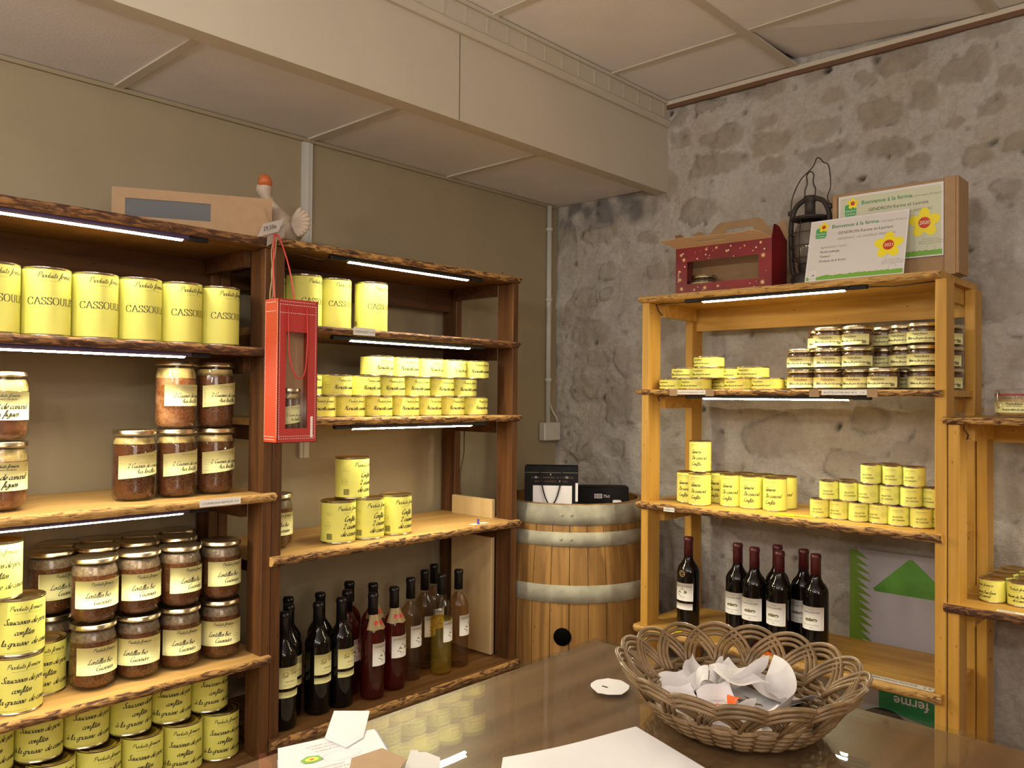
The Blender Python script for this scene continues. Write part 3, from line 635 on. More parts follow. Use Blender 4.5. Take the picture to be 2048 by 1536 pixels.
def wall_at(x, z):
    nz = noise.noise(Vector((x*11, z*11, 3))); n2 = noise.noise(Vector((x*34, z*34, 7))); best = -9; hh = 0; tone = .5
    wx = x+.022*noise.noise(Vector((x*12, z*12, 1)))+.012*n2; wz = z+.022*noise.noise(Vector((x*12, z*12, 9)))+.012*noise.noise(Vector((x*40, z*40, 5)))
    for (s, h, t, sk) in GR.get((int(floor(x*8)), int(floor(z*8))), ()):
        dx = (wx-s[0])/s[2]; dz = (wz-s[1]-sk*(wx-s[0])*.3)/s[3]; d = 1-(abs(dx)**2.5+abs(dz)**2.5)**(1/2.5)
        if d > best: best = d; hh = h; tone = t
    m = max(0, min(1, (best+.03+.22*n2+.12*nz)/.16)) if best > -1 else 0
    rim = exp(-((best-.02)/.07)**2)*max(0, .35+.9*noise.noise(Vector((x*7, z*7, 21))))
    big = noise.noise(Vector((x*3.1, z*3.1, 31)))
    low = max(0, min(1, (2.25-z)/.3))
    h = .016*big+.0120*nz+.0065*n2+.0022*noise.noise(Vector((x*90, z*90, 2)))+m*(hh*(.5+1.2*low)+.001*n2)-rim*(.004+.009*low)
    pit = noise.noise(Vector((x*26, z*26, 77)))
    pv = max(0, pit-.52)*3; h -= pv*.02
    return h, m, tone, min(1, max(0, rim*.55-.12)+pv*1.1)
bx0, bx1, bz0, bz1, st = -.03, 2.75, .30, 2.66, .0078
nx = int((bx1-bx0)/st); nz_ = int((bz1-bz0)/st); vs = []; A1 = []; A2 = []; A3 = []; A4 = []
for j in range(nz_+1):
    for i in range(nx+1):
        x = bx0+(bx1-bx0)*i/nx; z = bz0+(bz1-bz0)*j/nz_; h, m, t, c = wall_at(x, z)
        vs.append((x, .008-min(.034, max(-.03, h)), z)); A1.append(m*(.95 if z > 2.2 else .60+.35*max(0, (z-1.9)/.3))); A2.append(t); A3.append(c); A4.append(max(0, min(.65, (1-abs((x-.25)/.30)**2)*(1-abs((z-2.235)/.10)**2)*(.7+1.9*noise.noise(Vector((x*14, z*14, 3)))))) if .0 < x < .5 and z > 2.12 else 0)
fs = [(j*(nx+1)+i, j*(nx+1)+i+1, (j+1)*(nx+1)+i+1, (j+1)*(nx+1)+i) for j in range(nz_) for i in range(nx)]
m, N, L, bs = nmat('rubble_stone_and_mortar')
def attr(nm): a = N.new('ShaderNodeAttribute'); a.attribute_name = nm; return a.outputs['Fac']
def ramp(f, c0, c1, p0=0, p1=1):
    r = N.new('ShaderNodeValToRGB'); r.color_ramp.elements[0].position = p0; r.color_ramp.elements[1].position = p1
    r.color_ramp.elements[0].color = (*c0, 1); r.color_ramp.elements[1].color = (*c1, 1); L.new(f, r.inputs['Fac']); return r.outputs[0]
def mix(f, a, c, mode='MIX'):
    x = N.new('ShaderNodeMixRGB'); x.blend_type = mode
    if isinstance(f, float): x.inputs[0].default_value = f
    else: L.new(f, x.inputs[0])
    L.new(a, x.inputs[1]); L.new(c, x.inputs[2]) if not isinstance(c, tuple) else setattr(x.inputs[2], 'default_value', (*c, 1)); return x.outputs[0]
tc = N.new('ShaderNodeTexCoord')
def nz3(sc, det=5, ro=.6):
    n = N.new('ShaderNodeTexNoise'); n.inputs['Scale'].default_value = sc; n.inputs['Detail'].default_value = det; n.inputs['Roughness'].default_value = ro; L.new(tc.outputs['Object'], n.inputs['Vector']); return n.outputs['Fac']
stone = mix(.55, ramp(attr('tone'), (.50, .45, .385), (.60, .55, .48)), ramp(nz3(22), (.43, .385, .325), (.64, .58, .50), .3, .7))
mort = mix(.5, ramp(nz3(9), (.66, .62, .56), (.82, .79, .74), .35, .65), ramp(nz3(70, 6, .7), (.50, .465, .42), (.84, .81, .77), .3, .72))
colr = mix(attr('stone'), mort, stone)
big_ = ramp(nz3(3.2, 4, .6), (.84, .79, .71), (1.0, 1.0, .99), .35, .62); colr = mix(.8, colr, big_, 'MULTIPLY')
colr = mix(attr('dark_smudge'), colr, (.085, .085, .09)); colr = mix(attr('crack'), colr, (.09, .07, .055))  # mottled dark smudge below the lowered ceiling, then cracks
L.new(colr, bs.inputs['Base Color']); bs.inputs['Roughness'].default_value = .9; bs.inputs['Specular IOR Level'].default_value = .2
bp = N.new('ShaderNodeBump'); bp.inputs['Strength'].default_value = 1; bp.inputs['Distance'].default_value = .011; L.new(nz3(75, 8, .72), bp.inputs['Height']); L.new(bp.outputs[0], bs.inputs['Normal'])
b = MB(); b.add(vs, fs, m, True)
b.add([(-.03, .08, 0), (XR, .08, 0), (XR, .08, 2.66), (-.03, .08, 2.66)], [(0, 1, 2, 3)], m)
b.add([(2.74, .0, 0), (XR, .0, 0), (XR, .0, 2.66), (2.74, .0, 2.66)], [(0, 1, 2, 3)], m)
b.add([(-.03, .0, 0), (2.74, .0, 0), (2.74, .0, .31), (-.03, .0, .31)], [(0, 1, 2, 3)], m)
o = struct(b, 'wall_back'); n = len(b.v)
for nm, A in (('stone', A1), ('tone', A2), ('crack', A3), ('dark_smudge', A4)):
    at = o.data.attributes.new(nm, 'FLOAT', 'POINT'); at.data.foreach_set('value', A+[0.]*(n-len(A)))

# conduit and junction box on the left wall
t = empty('cable_conduit', (0, -.066, 1.342), label='white plastic cable conduit running up the cream wall into the corner', cat='conduit')
b = MB(); b.tube([(.012, 0, 0), (.012, 0, .92)], .011, Mpvc, 14); b.build('pipe', t)
for z in (.18, .52, .82): b = MB(); b.lathe([(.0125, -.008), (.0145, -.008), (.0145, .008), (.0125, .008)], Mpvc, 14, c=(.012, 0, z)); b.build('clip', t)
t = empty('junction_box', (.002, -.061, 1.266), label='small square white electrical box at the foot of the conduit', cat='electrical box')
b = MB(); b.cbox(0, .034, -.052, .052, 0, .076, Mpvc, .004); b.build('box_body', t); b = MB(); b.tube([(.034, .01, .045), (.038, .01, .045)], .004, Mpvc, 10); b.build('screw_cap', t)
b = MB(); b.tube([(.03, .035, .078), (.026, .03, .10), (.018, .015, .125), (.012, .004, .16)], .0035, Mpvc, 8); b.build('cable', t)

# ------------------------------------------------------------------ racks
def board_mesh(Lg, D, th, seed, front, topm, amp=.010, n=150, drop=0):
    """shelf board: length along x from 0, front edge at y=0 (waney), back at y=D, top at z=0"""
    R = random.Random(seed); o = seed*7.3
    def w(x, k, a): return a*noise.noise(Vector((x*k, o, 0)))
    b = MB(); F = []
    prof = []
    for i in range(n+1):
        x = Lg*i/n; e = w(x, 3, amp)+w(x, 14, amp*.35)
        yt = e+amp*.4+w(x+9, 30, .003); yb = e*.6+w(x+5, 22, .004)+amp*.9
        ym = e-.003+w(x+2, 45, .003); zt = w(x, 25, .0022)
        prof.append([(x, D, 0), (x, yt, 0), (x, yt-.002, -.002), (x, ym-abs(w(x+3, 60, .005)), -th*.38+w(x, 50, .004)), (x, ym+.002+abs(w(x+4, 70, .006)), -th*.66+w(x+6, 40, .003)), (x, yb, -th+zt*.5), (x, D, -th)])
    m = len(prof[0]); V = [p for r in prof for p in r]
    top = []; fr = []; bo = []
    for i in range(n):
        a = i*m; c = a+m
        for k in range(m-1):
            q = (a+k, c+k, c+k+1, a+k+1)
            (top if k in (0, 5) else fr).append(q)
        bo.append((a+m-1, c+m-1, c, a))
    b.add(V, top+bo+[tuple(range(m)), tuple(range((n+1)*m-1, n*m-1, -1))], topm, False)
    i = b.mi(front)
    for q in fr: b.f.append(list(q)); b.m.append(i); b.sm.append(True)
    return b
def led(rack, x0, x1, y, z, name='led_bar', dots=False):
    """aluminium bar under the board; its light strip looks down and a little to the front"""
    y = .023; b = MB(); n = [(y-.010, z), (y+.008, z), (y+.008, z-.010), (y-.003, z-.0100), (y-.010, z-.0062)]
    vs = [(x, p, q) for x in (x0-.012, x1+.012) for p, q in n]
    b.add(vs, [(i, (i+1) % 5, 5+(i+1) % 5, 5+i) for i in range(5)]+[tuple(range(5)), tuple(range(9, 4, -1))], Mviolet if dots else Mblack); h = fix(b.build(name, rack))
    d = MB(); a, c = rad(24), .0045; cy, cz = y-.0005, z-.0118
    P = [(cy-c*cos(a), cz+c*sin(a)), (cy+c*cos(a), cz-c*sin(a))]; k = (sin(a)*.0015, cos(a)*.0015)
    m_ = Mledd if dots else Mled
    d.add([(x0, *P[0]), (x1, *P[0]), (x1, *P[1]), (x0, *P[1])], [(0, 1, 2, 3)], m_)
    q = [(P[0][0]+k[0], P[0][1]+k[1]), (P[1][0]+k[0], P[1][1]+k[1])]
    d.add([(x, *p) for x in (x0, x1) for p in (P[0], P[1], q[1], q[0])], [(1, 2, 6, 5), (2, 3, 7, 6), (3, 0, 4, 7), (0, 1, 2, 3), (4, 5, 6, 7)], Mpvc); d.build('diffuser', h)
    for e, s in ((x0-.012, -1), (x1+.012, 1)):
        c = MB(); c.cbox(min(e, e+s*.05), max(e, e+s*.05), y-.009, y+.009, z-.011, z, Mblack, .002); c.build('led_end_plug', h)
def rack(name, loc, rz, Wd, D, posts_m, board_x, shelves, label, post_h, back_rails, side_rails, post_w=.028, inset=.012):
    t = empty(name, loc, rz, label, 'shelving unit')
    for x in (0, Wd-post_w):
        for y0 in (inset, D-.072):
            b = MB(); b.cbox(x, x+post_w, y0, y0+.072, 0, post_h, posts_m, .002); b.build('post', t)
    for (x0, x1, z, th, seed, fm, tm, amp) in shelves:
        b = board_mesh(x1-x0, D-.004, th, seed, fm, tm, amp); b.build('shelf_board', t, (x0, -.004, z))
        for x in (post_w if Wd > 0 else 0, Wd-post_w-.018):
            if side_rails: b = MB(); b.box(x, x+.018, .085, D-.073, z-th-side_rails, z-th-.0005, board_x); b.build('side_rail', t)
    for z0, z1 in back_rails:
        b = MB(); b.box(post_w+.001, Wd-post_w-.001, D-.05, D-.03, z0, z1, board_x); b.build('back_rail', t)
    return t
# right-hand rack of the left wall (A): local x = world y, local y = depth from x=.38
A = rack('shelving_rack', (.382, -1.586, 0), rad(90), .938, .365, Mred, Mred_x,
    [(-.004, .936, 1.857, .020, 1, Mbark, Mshelfd, .009), (.03, .934, 1.636, .020, 2, Mbarkd, Mshelfd, .008), (.0, .940, 1.387, .020, 3, Mbark, Mshelf, .008), (-.006, .940, 1.031, .024, 4, Mbark, Mshelf, .008), (.0, .938, .560, .028, 5, Mbark, Mshelfd, .006)],
    'tall open wooden rack against the cream wall holding bean tins and wine bottles', 1.836, [(1.755, 1.836)], .042)
led(A, .236, .706, .045, 1.836); led(A, .246, .716, .045, 1.615); led(A, .258, .728, .045, 1.366)
b = MB(); b.cbox(.893, .9095, .088, .29, .562, 1.095, Mply, .002); b.build('side_panel', A)
b = MB(); b.tube([(.905, .24, 1.366), (.90, .235, 1.25), (.897, .25, 1.18), (.888, .24, 1.13), (.889, .238, 1.10)], .0022, Mcable, 6); b.build('cable', A)
b = MB(); b.tube([(.19, .05, 1.832), (.16, .055, 1.826), (.10, .06, 1.834), (.04, .07, 1.834)], .002, Mcable, 6); b.build('cable', A)
# left-hand rack (B)
B = rack('shelving_rack', (.382, -2.530, 0), rad(90), .943, .365, Mred, Mred_x,
    [(0, .940, 1.850, .022, 11, Mbarkd, Mshelfd, .008), (.0, .935, 1.569, .020, 12, Mbarkd, Mshelfd, .006), (0, .946, 1.197, .022, 13, Mbarkl, Mshelf, .008), (0, .938, .781, .022, 14, Mbark, Mshelf, .008), (0, .943, .518, .024, 15, Mbark, Mshelfd, .006)],
    'tall dark open wooden rack filled with jars and tins, cut off by the left side', 1.828, [(1.745, 1.828)], .045)
led(B, .24, .701, .040, 1.828, dots=True); led(B, .24, .711, .040, 1.549, dots=True); led(B, .24, .712, .040, 1.175, dots=True)
# rack against the stone wall (R)
Rk = rack('shelving_rack', (.714, -.422, 0), 0, .936, .362, Mpine, Mpine_x,
    [(-.004, .926, 1.787, .019, 21, Mbarkl, Mpine_x, .007), (-.014, .930, 1.4775, .017, 22, Mbark, Mpine_x, .006), (-.008, .928, 1.105, .023, 23, Mbark, Mpine_x, .008), (-.018, .930, .695, .026, 24, Mbarkl, Mpine_x, .008), (0, .93, .30, .026, 25, Mbark, Mpine_x, .006)],
    'honey coloured pine rack standing against the rough stone wall', 1.768, [(1.69, 1.768)], .045)
led(Rk, .222, .672, .038, 1.768); led(Rk, .226, .682, .038, 1.4605)
b = MB(); b.tube([(.17, .04, 1.764), (.12, .04, 1.762), (.06, .045, 1.765), (.031, .05, 1.763), (.033, .06, 1.745), (.040, .075, 1.728)], .002, Mcable, 6); b.build('cable', Rk)
b = MB(); b.tube([(.17, .04, 1.457), (.12, .04, 1.455), (.05, .05, 1.458), (.034, .06, 1.452), (.034, .07, 1.44)], .002, Mcable, 6); b.build('cable', Rk)
b = MB(); b.tube([(.73, .04, 1.764), (.80, .04, 1.760), (.90, .05, 1.766)], .002, Mcable, 6); b.build('cable', Rk)
# low rack cut off at the right (C)
Ck = rack('shelving_rack', (1.6515, -.418, 0), 0, .936, .362, Mpine, Mpine_x,
    [(-.008, .93, 1.408, .018, 31, Mbark, Mpine_x, .006), (-.006, .93, .930, .022, 32, Mbarkd, Mpine_x, .006), (0, .93, .45, .024, 33, Mbark, Mpine_x, .006)],
    'lower pine rack at the far right with potted duck jar and mousse tins', 1.389, [(1.335, 1.389)], .045)
led(Ck, .27, .72, .03, 1.389)
b = MB(); b.tube([(.036, .02, 1.386), (.034, .03, 1.375), (.040, .045, 1.362), (.036, .05, 1.35)], .002, Mcable, 6); b.build('cable', Ck)
for r, P in ((Ck, [(.0, .80), (.0, .88), (.0, .96), (.0, .72)]),):
    for q, z in P:
        b = MB(); b.tube([(.0285, .325, z), (.0275, .325, z)], .004, Mblack, 8); b.build('peg_hole', r)

def price(rack, x, z, w, h, txt, y=-.010, tilt=0, extra=None):
    b = MB(); b.box(0, w, 0, .0008, 0, h, Mwhite); it = font_text(txt, h*.42); q = min(1, w*.9/it[2]); it = ([(a*q, c*q) for a, c in it[0]], it[1], it[2]*q); on_plane(b, it, (0, 0, 0), (1, 0, 0), (0, 0, 1), w*.05, h*.32, Mink)
    if extra: b.box(*extra)
    o = b.build('price_label', rack, (x, y, z)); o.rotation_euler = (rad(tilt), 0, 0); return o
price(A, .232, 1.618, .075, .021, 'CASSOULET 11 €', -.012)
price(B, .735, 1.180, .105, .017, '2 CUISSES AUX LENTILLES 14 €', -.016)
price(Rk, .150, 1.462, .105, .014, 'RILLETTES AU FOIE GRAS 200 G   15,20 €', -.013); price(Rk, .62, 1.463, .125, .014, 'RILLETTES AU FOIE GRAS 190 G     11 €', -.013)
for x in (.125, .255, .585, .745):
    b = MB(); b.box(x, x+.028, -.0145, -.0138, 1.457, 1.479, Mkraft); b.build('tape', Rk)
price(Rk, .105, 1.084, .040, .013, 'GESIERS 9 €', -.014)
o = price(Rk, .742, .6965, .165, .026, 'BERGERAC ROUGE    6 €', .006, -88)
o = price(Ck, .112, .9315, .09, .016, 'MOUSSE', .004, -88)
# fluorescent price cards lying flat, an amber card for a reflection, push pin
def card(name, x, y, z, rz, w, h, mat, label):
    b = MB(); b.cbox(-w/2, w/2, -h/2, h/2, 0, .001, mat, .0002); return tag(b.build(name, None, (x, y, z), rz), label, 'price card')
Mfy = flat('fluorescent_yellow_card', (.85, .80, .0), .5); Mfo = flat('fluorescent_orange_card', (.9, .16, .02), .5)
card('price_card', 1.205, -.375, 1.1056, .1, .055, .035, Mfy, 'fluorescent yellow card lying on the pine shelf beside the gizzard tins')
card('price_card', 1.262, -.362, 1.1056, -.05, .06, .03, flat('amber_reflection_card', (.85, .42, .03), .5), 'amber orange card lying between gizzard tins and small potted duck tins')  # added amber sheet, an orange reflection painted as a card
card('price_card', 1.155, -.408, .6956, .1, .09, .035, Mfo, 'fluorescent orange card lying before the red wine bottles')
card('price_card', .845, -.400, .6956, .2, .04, .03, Mfy, 'fluorescent yellow card lying before the lone red wine bottle')
b = MB(); b.cbox(-.035, .035, -.012, .012, 0, .0008, Mwhite, .0002); tag(b.build('paper_slip', None, (.352, -.812, 1.0316), rad(88)), 'white paper slip pinned near the front of the confit shelf', 'paper slip')
b = MB(); b.lathe([(.001, 0), (.005, .001), (.005, .003), (.003, .005), (.0025, .010), (.0045, .013), (.0045, .015), (0, .016)], flat('blue_push_pin', (.04, .05, .40), .3), 16)
tag(b.build('push_pin', None, (.358, -.822, 1.0326)), 'blue push pin standing in the white slip on the confit shelf', 'push pin')

# ------------------------------------------------------------------ stock on the racks
ORD = ['first', 'second', 'third', 'fourth', 'fifth', 'sixth', 'seventh', 'eighth']
def nth(i, n):
    if i == 0: return 'leftmost'
    if i == n-1: return 'rightmost'
    return ORD[i]+' from the left'
J = random.Random(42)
def fl(a): return a+J.uniform(-.13, .13)          # facing along +x (left racks)
def fr_(a): return -pi/2+a+J.uniform(-.13, .13)    # facing along -y (stone-wall racks)
G = 'cassoulet tins on the far left rack'
for i, y in enumerate([-2.209, -2.109, -2.008, -1.908, -1.808, -1.708]):
    put('cassoulet', (.31, y, 1.5695), fl(.0), 'tall yellow cassoulet tin, %s in the row on the dark left rack' % nth(i, 6), G)
G = 'cassoulet tins on the wine rack'
for (x, y, t) in [(.262, -1.428, 'partly hidden by the hanging red bag, nearest the bag'), (.262, -1.327, 'in the middle of the row behind the price label'), (.285, -1.211, 'brightly lit at the right end of the row'), (.172, -1.262, 'squeezed behind the two right ones'), (.165, -1.470, 'hidden deep behind the bag side tin')]:
    put('cassoulet', (x, y, 1.6365), fl(.10), 'tall yellow cassoulet tin %s' % t, G)
G = 'bean tins piled on the wine rack'
for r, (ys_, z) in enumerate([([-1.396, -1.296, -1.194, -1.092, -.990, -.888, -.786], 0), ([-1.445, -1.343, -1.242, -1.140, -1.038, -.937, -.836], 1), ([-1.195, -1.088, -.987, -.885, -.784], 2)]):
    for i, y in enumerate(ys_):
        put('haricots', (.29+J.uniform(-.006, .006), y, 1.3875+z*.0602), fl(.05)+J.uniform(-.15, .15), 'low yellow bean tin, %s in the %s row of the pile' % (nth(i, len(ys_)), ('bottom', 'middle', 'top')[r]), G)
put('haricots', (.18, -.735, 1.3875), .3, 'low yellow bean tin at the back right of the bottom row', G)
put('haricots', (.185, -.74, 1.4477), .2, 'low yellow bean tin at the back right of the middle row', G)
G = 'duck confit tins'
for x, y, z, t in [(.300, -1.331, 0, 'leftmost on the board'), (.303, -1.230, 0, 'in the middle of the bottom three'), (.300, -1.122, 0, 'rightmost on the board'), (.285, -1.273, .1195, 'standing alone on top of the others')]:
    put('confits', (x, y, 1.0315+z), fl(.12), 'yellow duck confit tin %s' % t, G)
put('lentils', (.258, -1.512, 1.0315), fl(-.15), 'jar of brown lentils half hidden behind the post beside the confit tins')
G = 'duck leg jars with lentils'
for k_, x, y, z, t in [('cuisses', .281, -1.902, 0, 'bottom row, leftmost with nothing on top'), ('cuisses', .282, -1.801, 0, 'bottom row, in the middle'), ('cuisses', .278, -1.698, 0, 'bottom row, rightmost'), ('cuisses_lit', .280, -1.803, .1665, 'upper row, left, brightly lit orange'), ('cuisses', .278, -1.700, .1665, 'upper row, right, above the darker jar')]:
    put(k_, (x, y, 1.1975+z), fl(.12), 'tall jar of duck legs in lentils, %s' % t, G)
for z, t in ((0, 'lower'), (.1485, 'upper')):
    put('magret', (.276, -2.178, 1.1975+z), fl(-.12), 'jar of duck breast with figs cut by the left edge, %s of the two' % t, 'duck breast jars')
G = 'lentil jars on the dark left rack'
for r, (x, ys_) in enumerate([(.287, [-1.990, -1.889, -1.788, -1.682]), (.158, [-2.035, -1.935, -1.835, -1.735]), (.053, [-1.990, -1.890, -1.790, -1.690])]):
    for i, y in enumerate(ys_):
        for z in (0, 1):
            if r == 2 and z == 0: pass
            put('lentils', (x+J.uniform(-.002, .002)-(.013 if r == 1 and i == 0 else 0), y, .7815+z*.1485), fl(0)+J.uniform(-.45, .45) if i % 2 else fl(.1)+J.uniform(-.2, .3),
                'jar of brown lentils, %s of the %s row, %s level' % (nth(i, 4), ('front', 'middle', 'back')[r], ('lower', 'upper')[z]), G)
G = 'sausage tins stacked at the left edge'
for x, y, z, t in [(.311, -2.152, 0, 'at the bottom of the front stack'), (.311, -2.150, 1, 'second up in the front stack'), (.300, -2.192, 2, 'at the top of the front stack'), ]:
    put('saucisses', (x, y, .7815+z*.1195), fl(.05), 'yellow sausage tin %s by the left edge' % t, G)
put('saucisses', (.236, -2.080, .7815), fl(.1), 'bright yellow sausage tin behind the front stack beside the lentil jars', G)
G = 'sausage tins on the lowest shelf'
for i, y in enumerate([-2.184, -2.084, -1.984, -1.884, -1.784, -1.684]):
    put('saucisses', (.235, y, .518+.1195+.0008), fl(.05)+J.uniform(-.3, .3), 'yellow sausage tin, %s of the upper row under the lentil shelf' % nth(i, 6), G)
for i, y in enumerate([-2.166, -2.066, -1.966, -1.866, -1.766, -1.666]):
    put('saucisses', (.262, y, .518+.0008), fl(0)+J.uniform(-.3, .3), 'yellow sausage tin, %s of the lowest row above the counter edge' % nth(i, 6), G)
# wine
G = 'dark red wine bottles on the bottom shelf'
for x, y, rz, t in [(.318, -1.515, -.1, 'nearest the left post, front'), (.200, -1.515, .0, 'behind the one nearest the left post'), (.255, -1.460, .1, 'second from the left post, front'), (.180, -1.415, .1, 'second from the left post, back'), (.292, -1.388, .15, 'third in front, with a full cream label'), (.200, -1.320, .1, 'third in the back row'), (.295, -1.312, .15, 'rightmost in front beside the rose wine')]:
    put('w_dark', (x, y, .5605), rz, 'black glass red wine bottle with cream label, %s' % t, G)
for k_, x, y, rz, t in [('w_rose', .312, -1.212, .35, 'with gold collar, left of the two in front'), ('w_rose', .297, -1.120, .15, 'with gold collar, right of the two in front'), ('w_rose_plain', .232, -1.246, .25, 'without collar, broad shouldered, beside the black bottles'), ('w_rose_plain', .140, -1.172, .0, 'without collar, furthest back'), ('w_rose', .212, -1.135, .2, 'with gold collar, behind the front two')]:
    put(k_, (x, y, .5605), rz, 'dark pink rose wine bottle %s' % t, 'rose wine bottles')
for k_, x, y, rz, t in [('w_pale', .270, -1.032, .35, 'pale pink wine bottle, leftmost beside the rose bottles'), ('w_pale', .215, -.925, .3, 'pale pink wine bottle behind the yellow wine'), ('w_yel', .297, -.925, .45, 'half pale bottle of golden sweet white wine in front'), ('w_pale', .165, -.84, .2, 'pale pink wine bottle furthest back at the right'), ('w_pale', .285, -.838, .35, 'pale pink wine bottle, rightmost by the plywood panel')]:
    put(k_, (x, y, .5605), rz, t, 'pale wine bottles')
G = 'red wine bottles on the pine rack'
put('w_red2', (.861, -.350, .6955), fr_(-.1), 'red wine bottle with round medal sticker standing alone at the left')
for x, y, t in [(1.032, -.342, 'leftmost of the group'), (1.103, -.372, 'second in front'), (1.135, -.282, 'in the back row, left'), (1.183, -.372, 'third in front'), (1.222, -.290, 'in the back row, right'), (1.280, -.340, 'rightmost, beside the green sign')]:
    put('w_red', (x, y, .6955), fr_(-.05), 'red wine bottle with white label and burgundy cap, %s' % t, G)
# pine rack tins
G = 'flat tins piled on the pine rack'
Z = 1.478
for r, L_ in enumerate([[(.800, -.345), (.892, -.36), (.945, -.265), (1.040, -.345), (1.134, -.35), (1.18, -.255)], [(.847, -.345), (.935, -.36), (.962, -.268), (1.082, -.345)], [(.926, -.34)]]):
    for i, (x, y) in enumerate(L_):
        n_ = len(L_); w_ = ('bottom', 'middle', 'top')[r]
        put('flat', (x, y, Z+.0357*r), fr_(0), 'flat round yellow tin, %s' % ('alone at the top of the pile' if n_ == 1 else '%s in the %s layer' % (nth(i, n_), w_)), G)
G = 'potted meat jars on the pine rack'
for r, L_ in enumerate([[(1.234, -.335), (1.317, -.34), (1.400, -.335), (1.478, -.36), (1.508, -.262), (1.576, -.335), (1.60, -.22)], [(1.234, -.335), (1.317, -.34), (1.402, -.345), (1.448, -.258), (1.515, -.300), (1.576, -.340), (1.60, -.22)], [(1.262, -.25), (1.317, -.34), (1.402, -.345), (1.448, -.258), (1.515, -.300), (1.576, -.340), (1.60, -.22)]]):
    for i, (x, y) in enumerate(L_):
        put('terrine', (x, y, Z+.0604*r), fr_(0)+J.uniform(-.2, .2), 'small glass jar of potted duck, %s in the %s layer' % (nth(i, 7), ('bottom', 'middle', 'top')[r]), G)
G = 'gizzard tins on the pine rack'
Z = 1.1055
for x, y, z, t in [(.838, -.318, 0, 'leftmost in front'), (.902, -.352, 0, 'second in front'), (.986, -.300, 0, 'third in front'), (1.056, -.300, 0, 'fourth in front'), (1.134, -.300, 0, 'rightmost in front'), (.873, -.318, 1, 'standing alone on top'), (.915, -.250, 0, 'leftmost behind'), (.99, -.222, 0, 'second behind'), (1.06, -.222, 0, 'third behind'), (1.105, -.228, 0, 'rightmost behind')]:
    if t == 'rightmost behind': x = 1.135
    if z: y = -.30
    put('gesiers', (x, y, Z+z*.1025), fr_(.0), 'yellow duck gizzard tin, %s' % t, G)
G = 'small potted duck tins in a pyramid'
for r, L_ in enumerate([[1.290, 1.346, 1.402, 1.458, 1.514, 1.570, 1.626-.01], [1.318, 1.374, 1.430, 1.486, 1.542, 1.598], [1.436, 1.494, 1.550]]):
    for i, x in enumerate(L_):
        if r == 0 and i == 6: x = 1.617
        if r == 1 and i == 5: x = 1.594
        put('rillettes', (x-.004*(i > 3 and r == 0), -.316 if x == 1.594 else (-.335+.004*(i % 2)) if x < 1.6 else -.305, Z+.0548*r), fr_(-.05)+J.uniform(-.35, .35), 'small yellow potted duck tin, %s in the %s row of the pyramid' % (nth(i, len(L_)), ('bottom', 'middle', 'top')[r]), G)
for i, (x, z) in enumerate([(1.318, 0), (1.376, 0), (1.434, 0), (1.345, 1), (1.462, 1), (1.462, 0), (1.462, 2)]):
    if (x, z) == (1.462, 0): x = 1.494
    if z == 1 and x == 1.462: x = 1.462
    put('rillettes', (x, -.272, Z+.0548*z), fr_(0), 'small yellow potted duck tin in the rear row, %s' % ['bottom left', 'bottom second', 'bottom third', 'middle layer left', 'middle layer right', 'bottom right', 'top layer'][i], G)
G = 'mousse tins on the far right rack'
for i, (x, y) in enumerate([(1.731, -.300), (1.795, -.300), (1.735, -.237), (1.80, -.237), (1.737, -.174), (1.80, -.174), (1.74, -.111), (1.803, -.111)]):
    put('mousse', (x, y, .9305), fr_(.15 if i % 2 else -.5), 'short yellow mousse tin, %s of the %s pair' % (('left', 'right')[i % 2], ('front', 'second', 'third', 'back')[i//2]), G)

# clip-top jar on the far right rack
t = empty('clip_jar', (1.792, -.315, 1.4085), rad(-90), 'wide clip-top glass jar of potted duck with red rubber ring at far right', 'jar')
b = MB(); b.lathe([(.030, 0), (.046, 0), (.050, .004), (.0515, .014), (.0515, .044), (.049, .052), (.0495, .056)], Mglass, 40); b.build('glass_jar', t)
b = MB(); b.lathe([(0, .004), (.044, .004), (.0485, .012), (.0485, .044), (.046, .050), (0, .050)], flat('pale_terrine', (.40, .26, .10), .4, var=.3, scale=50), 36); b.build('contents', t)
b = MB(); b.lathe([(.044, .056), (.053, .0565), (.053, .0595), (.044, .060)], flat('red_rubber', (.45, .05, .03), .5), 40); b.build('rubber_ring', t)
b = MB(); b.lathe([(.046, .060), (.052, .0605), (.0525, .066), (.049, .070), (.042, .072), (0, .073)], Mglass, 40); b.build('glass_lid', t)
b = MB(); b.tube([(.054, -.030, .058), (.058, -.032, .068), (.060, -.034, .060), (.061, -.034, .030), (.058, -.032, .022), (.056, -.028, .030), (.055, -.028, .056)], .0012, Mtin, 6)
b.tube([(.053*cos(a/10), .053*sin(a/10), .054) for a in range(0, 63)], .001, Mtin, 5); b.build('wire_clip', t)
lb = label_skin(.0522, .012, .040, Mcream, -1.3, 1.3, 30); on_cyl(lb, script('Produits fermiers', .005, 1.1), 0, .0325, .0526, Mink, al='c'); on_cyl(lb, script('Laurent et Karine Gendron', .003, 1), 0, .028, .0526, Mink, al='c'); on_cyl(lb, script('Foie gras entier de canard', .0048, 1.4), 0, .0185, .0526, Mink, al='c'); lb.build('paper_label', t)

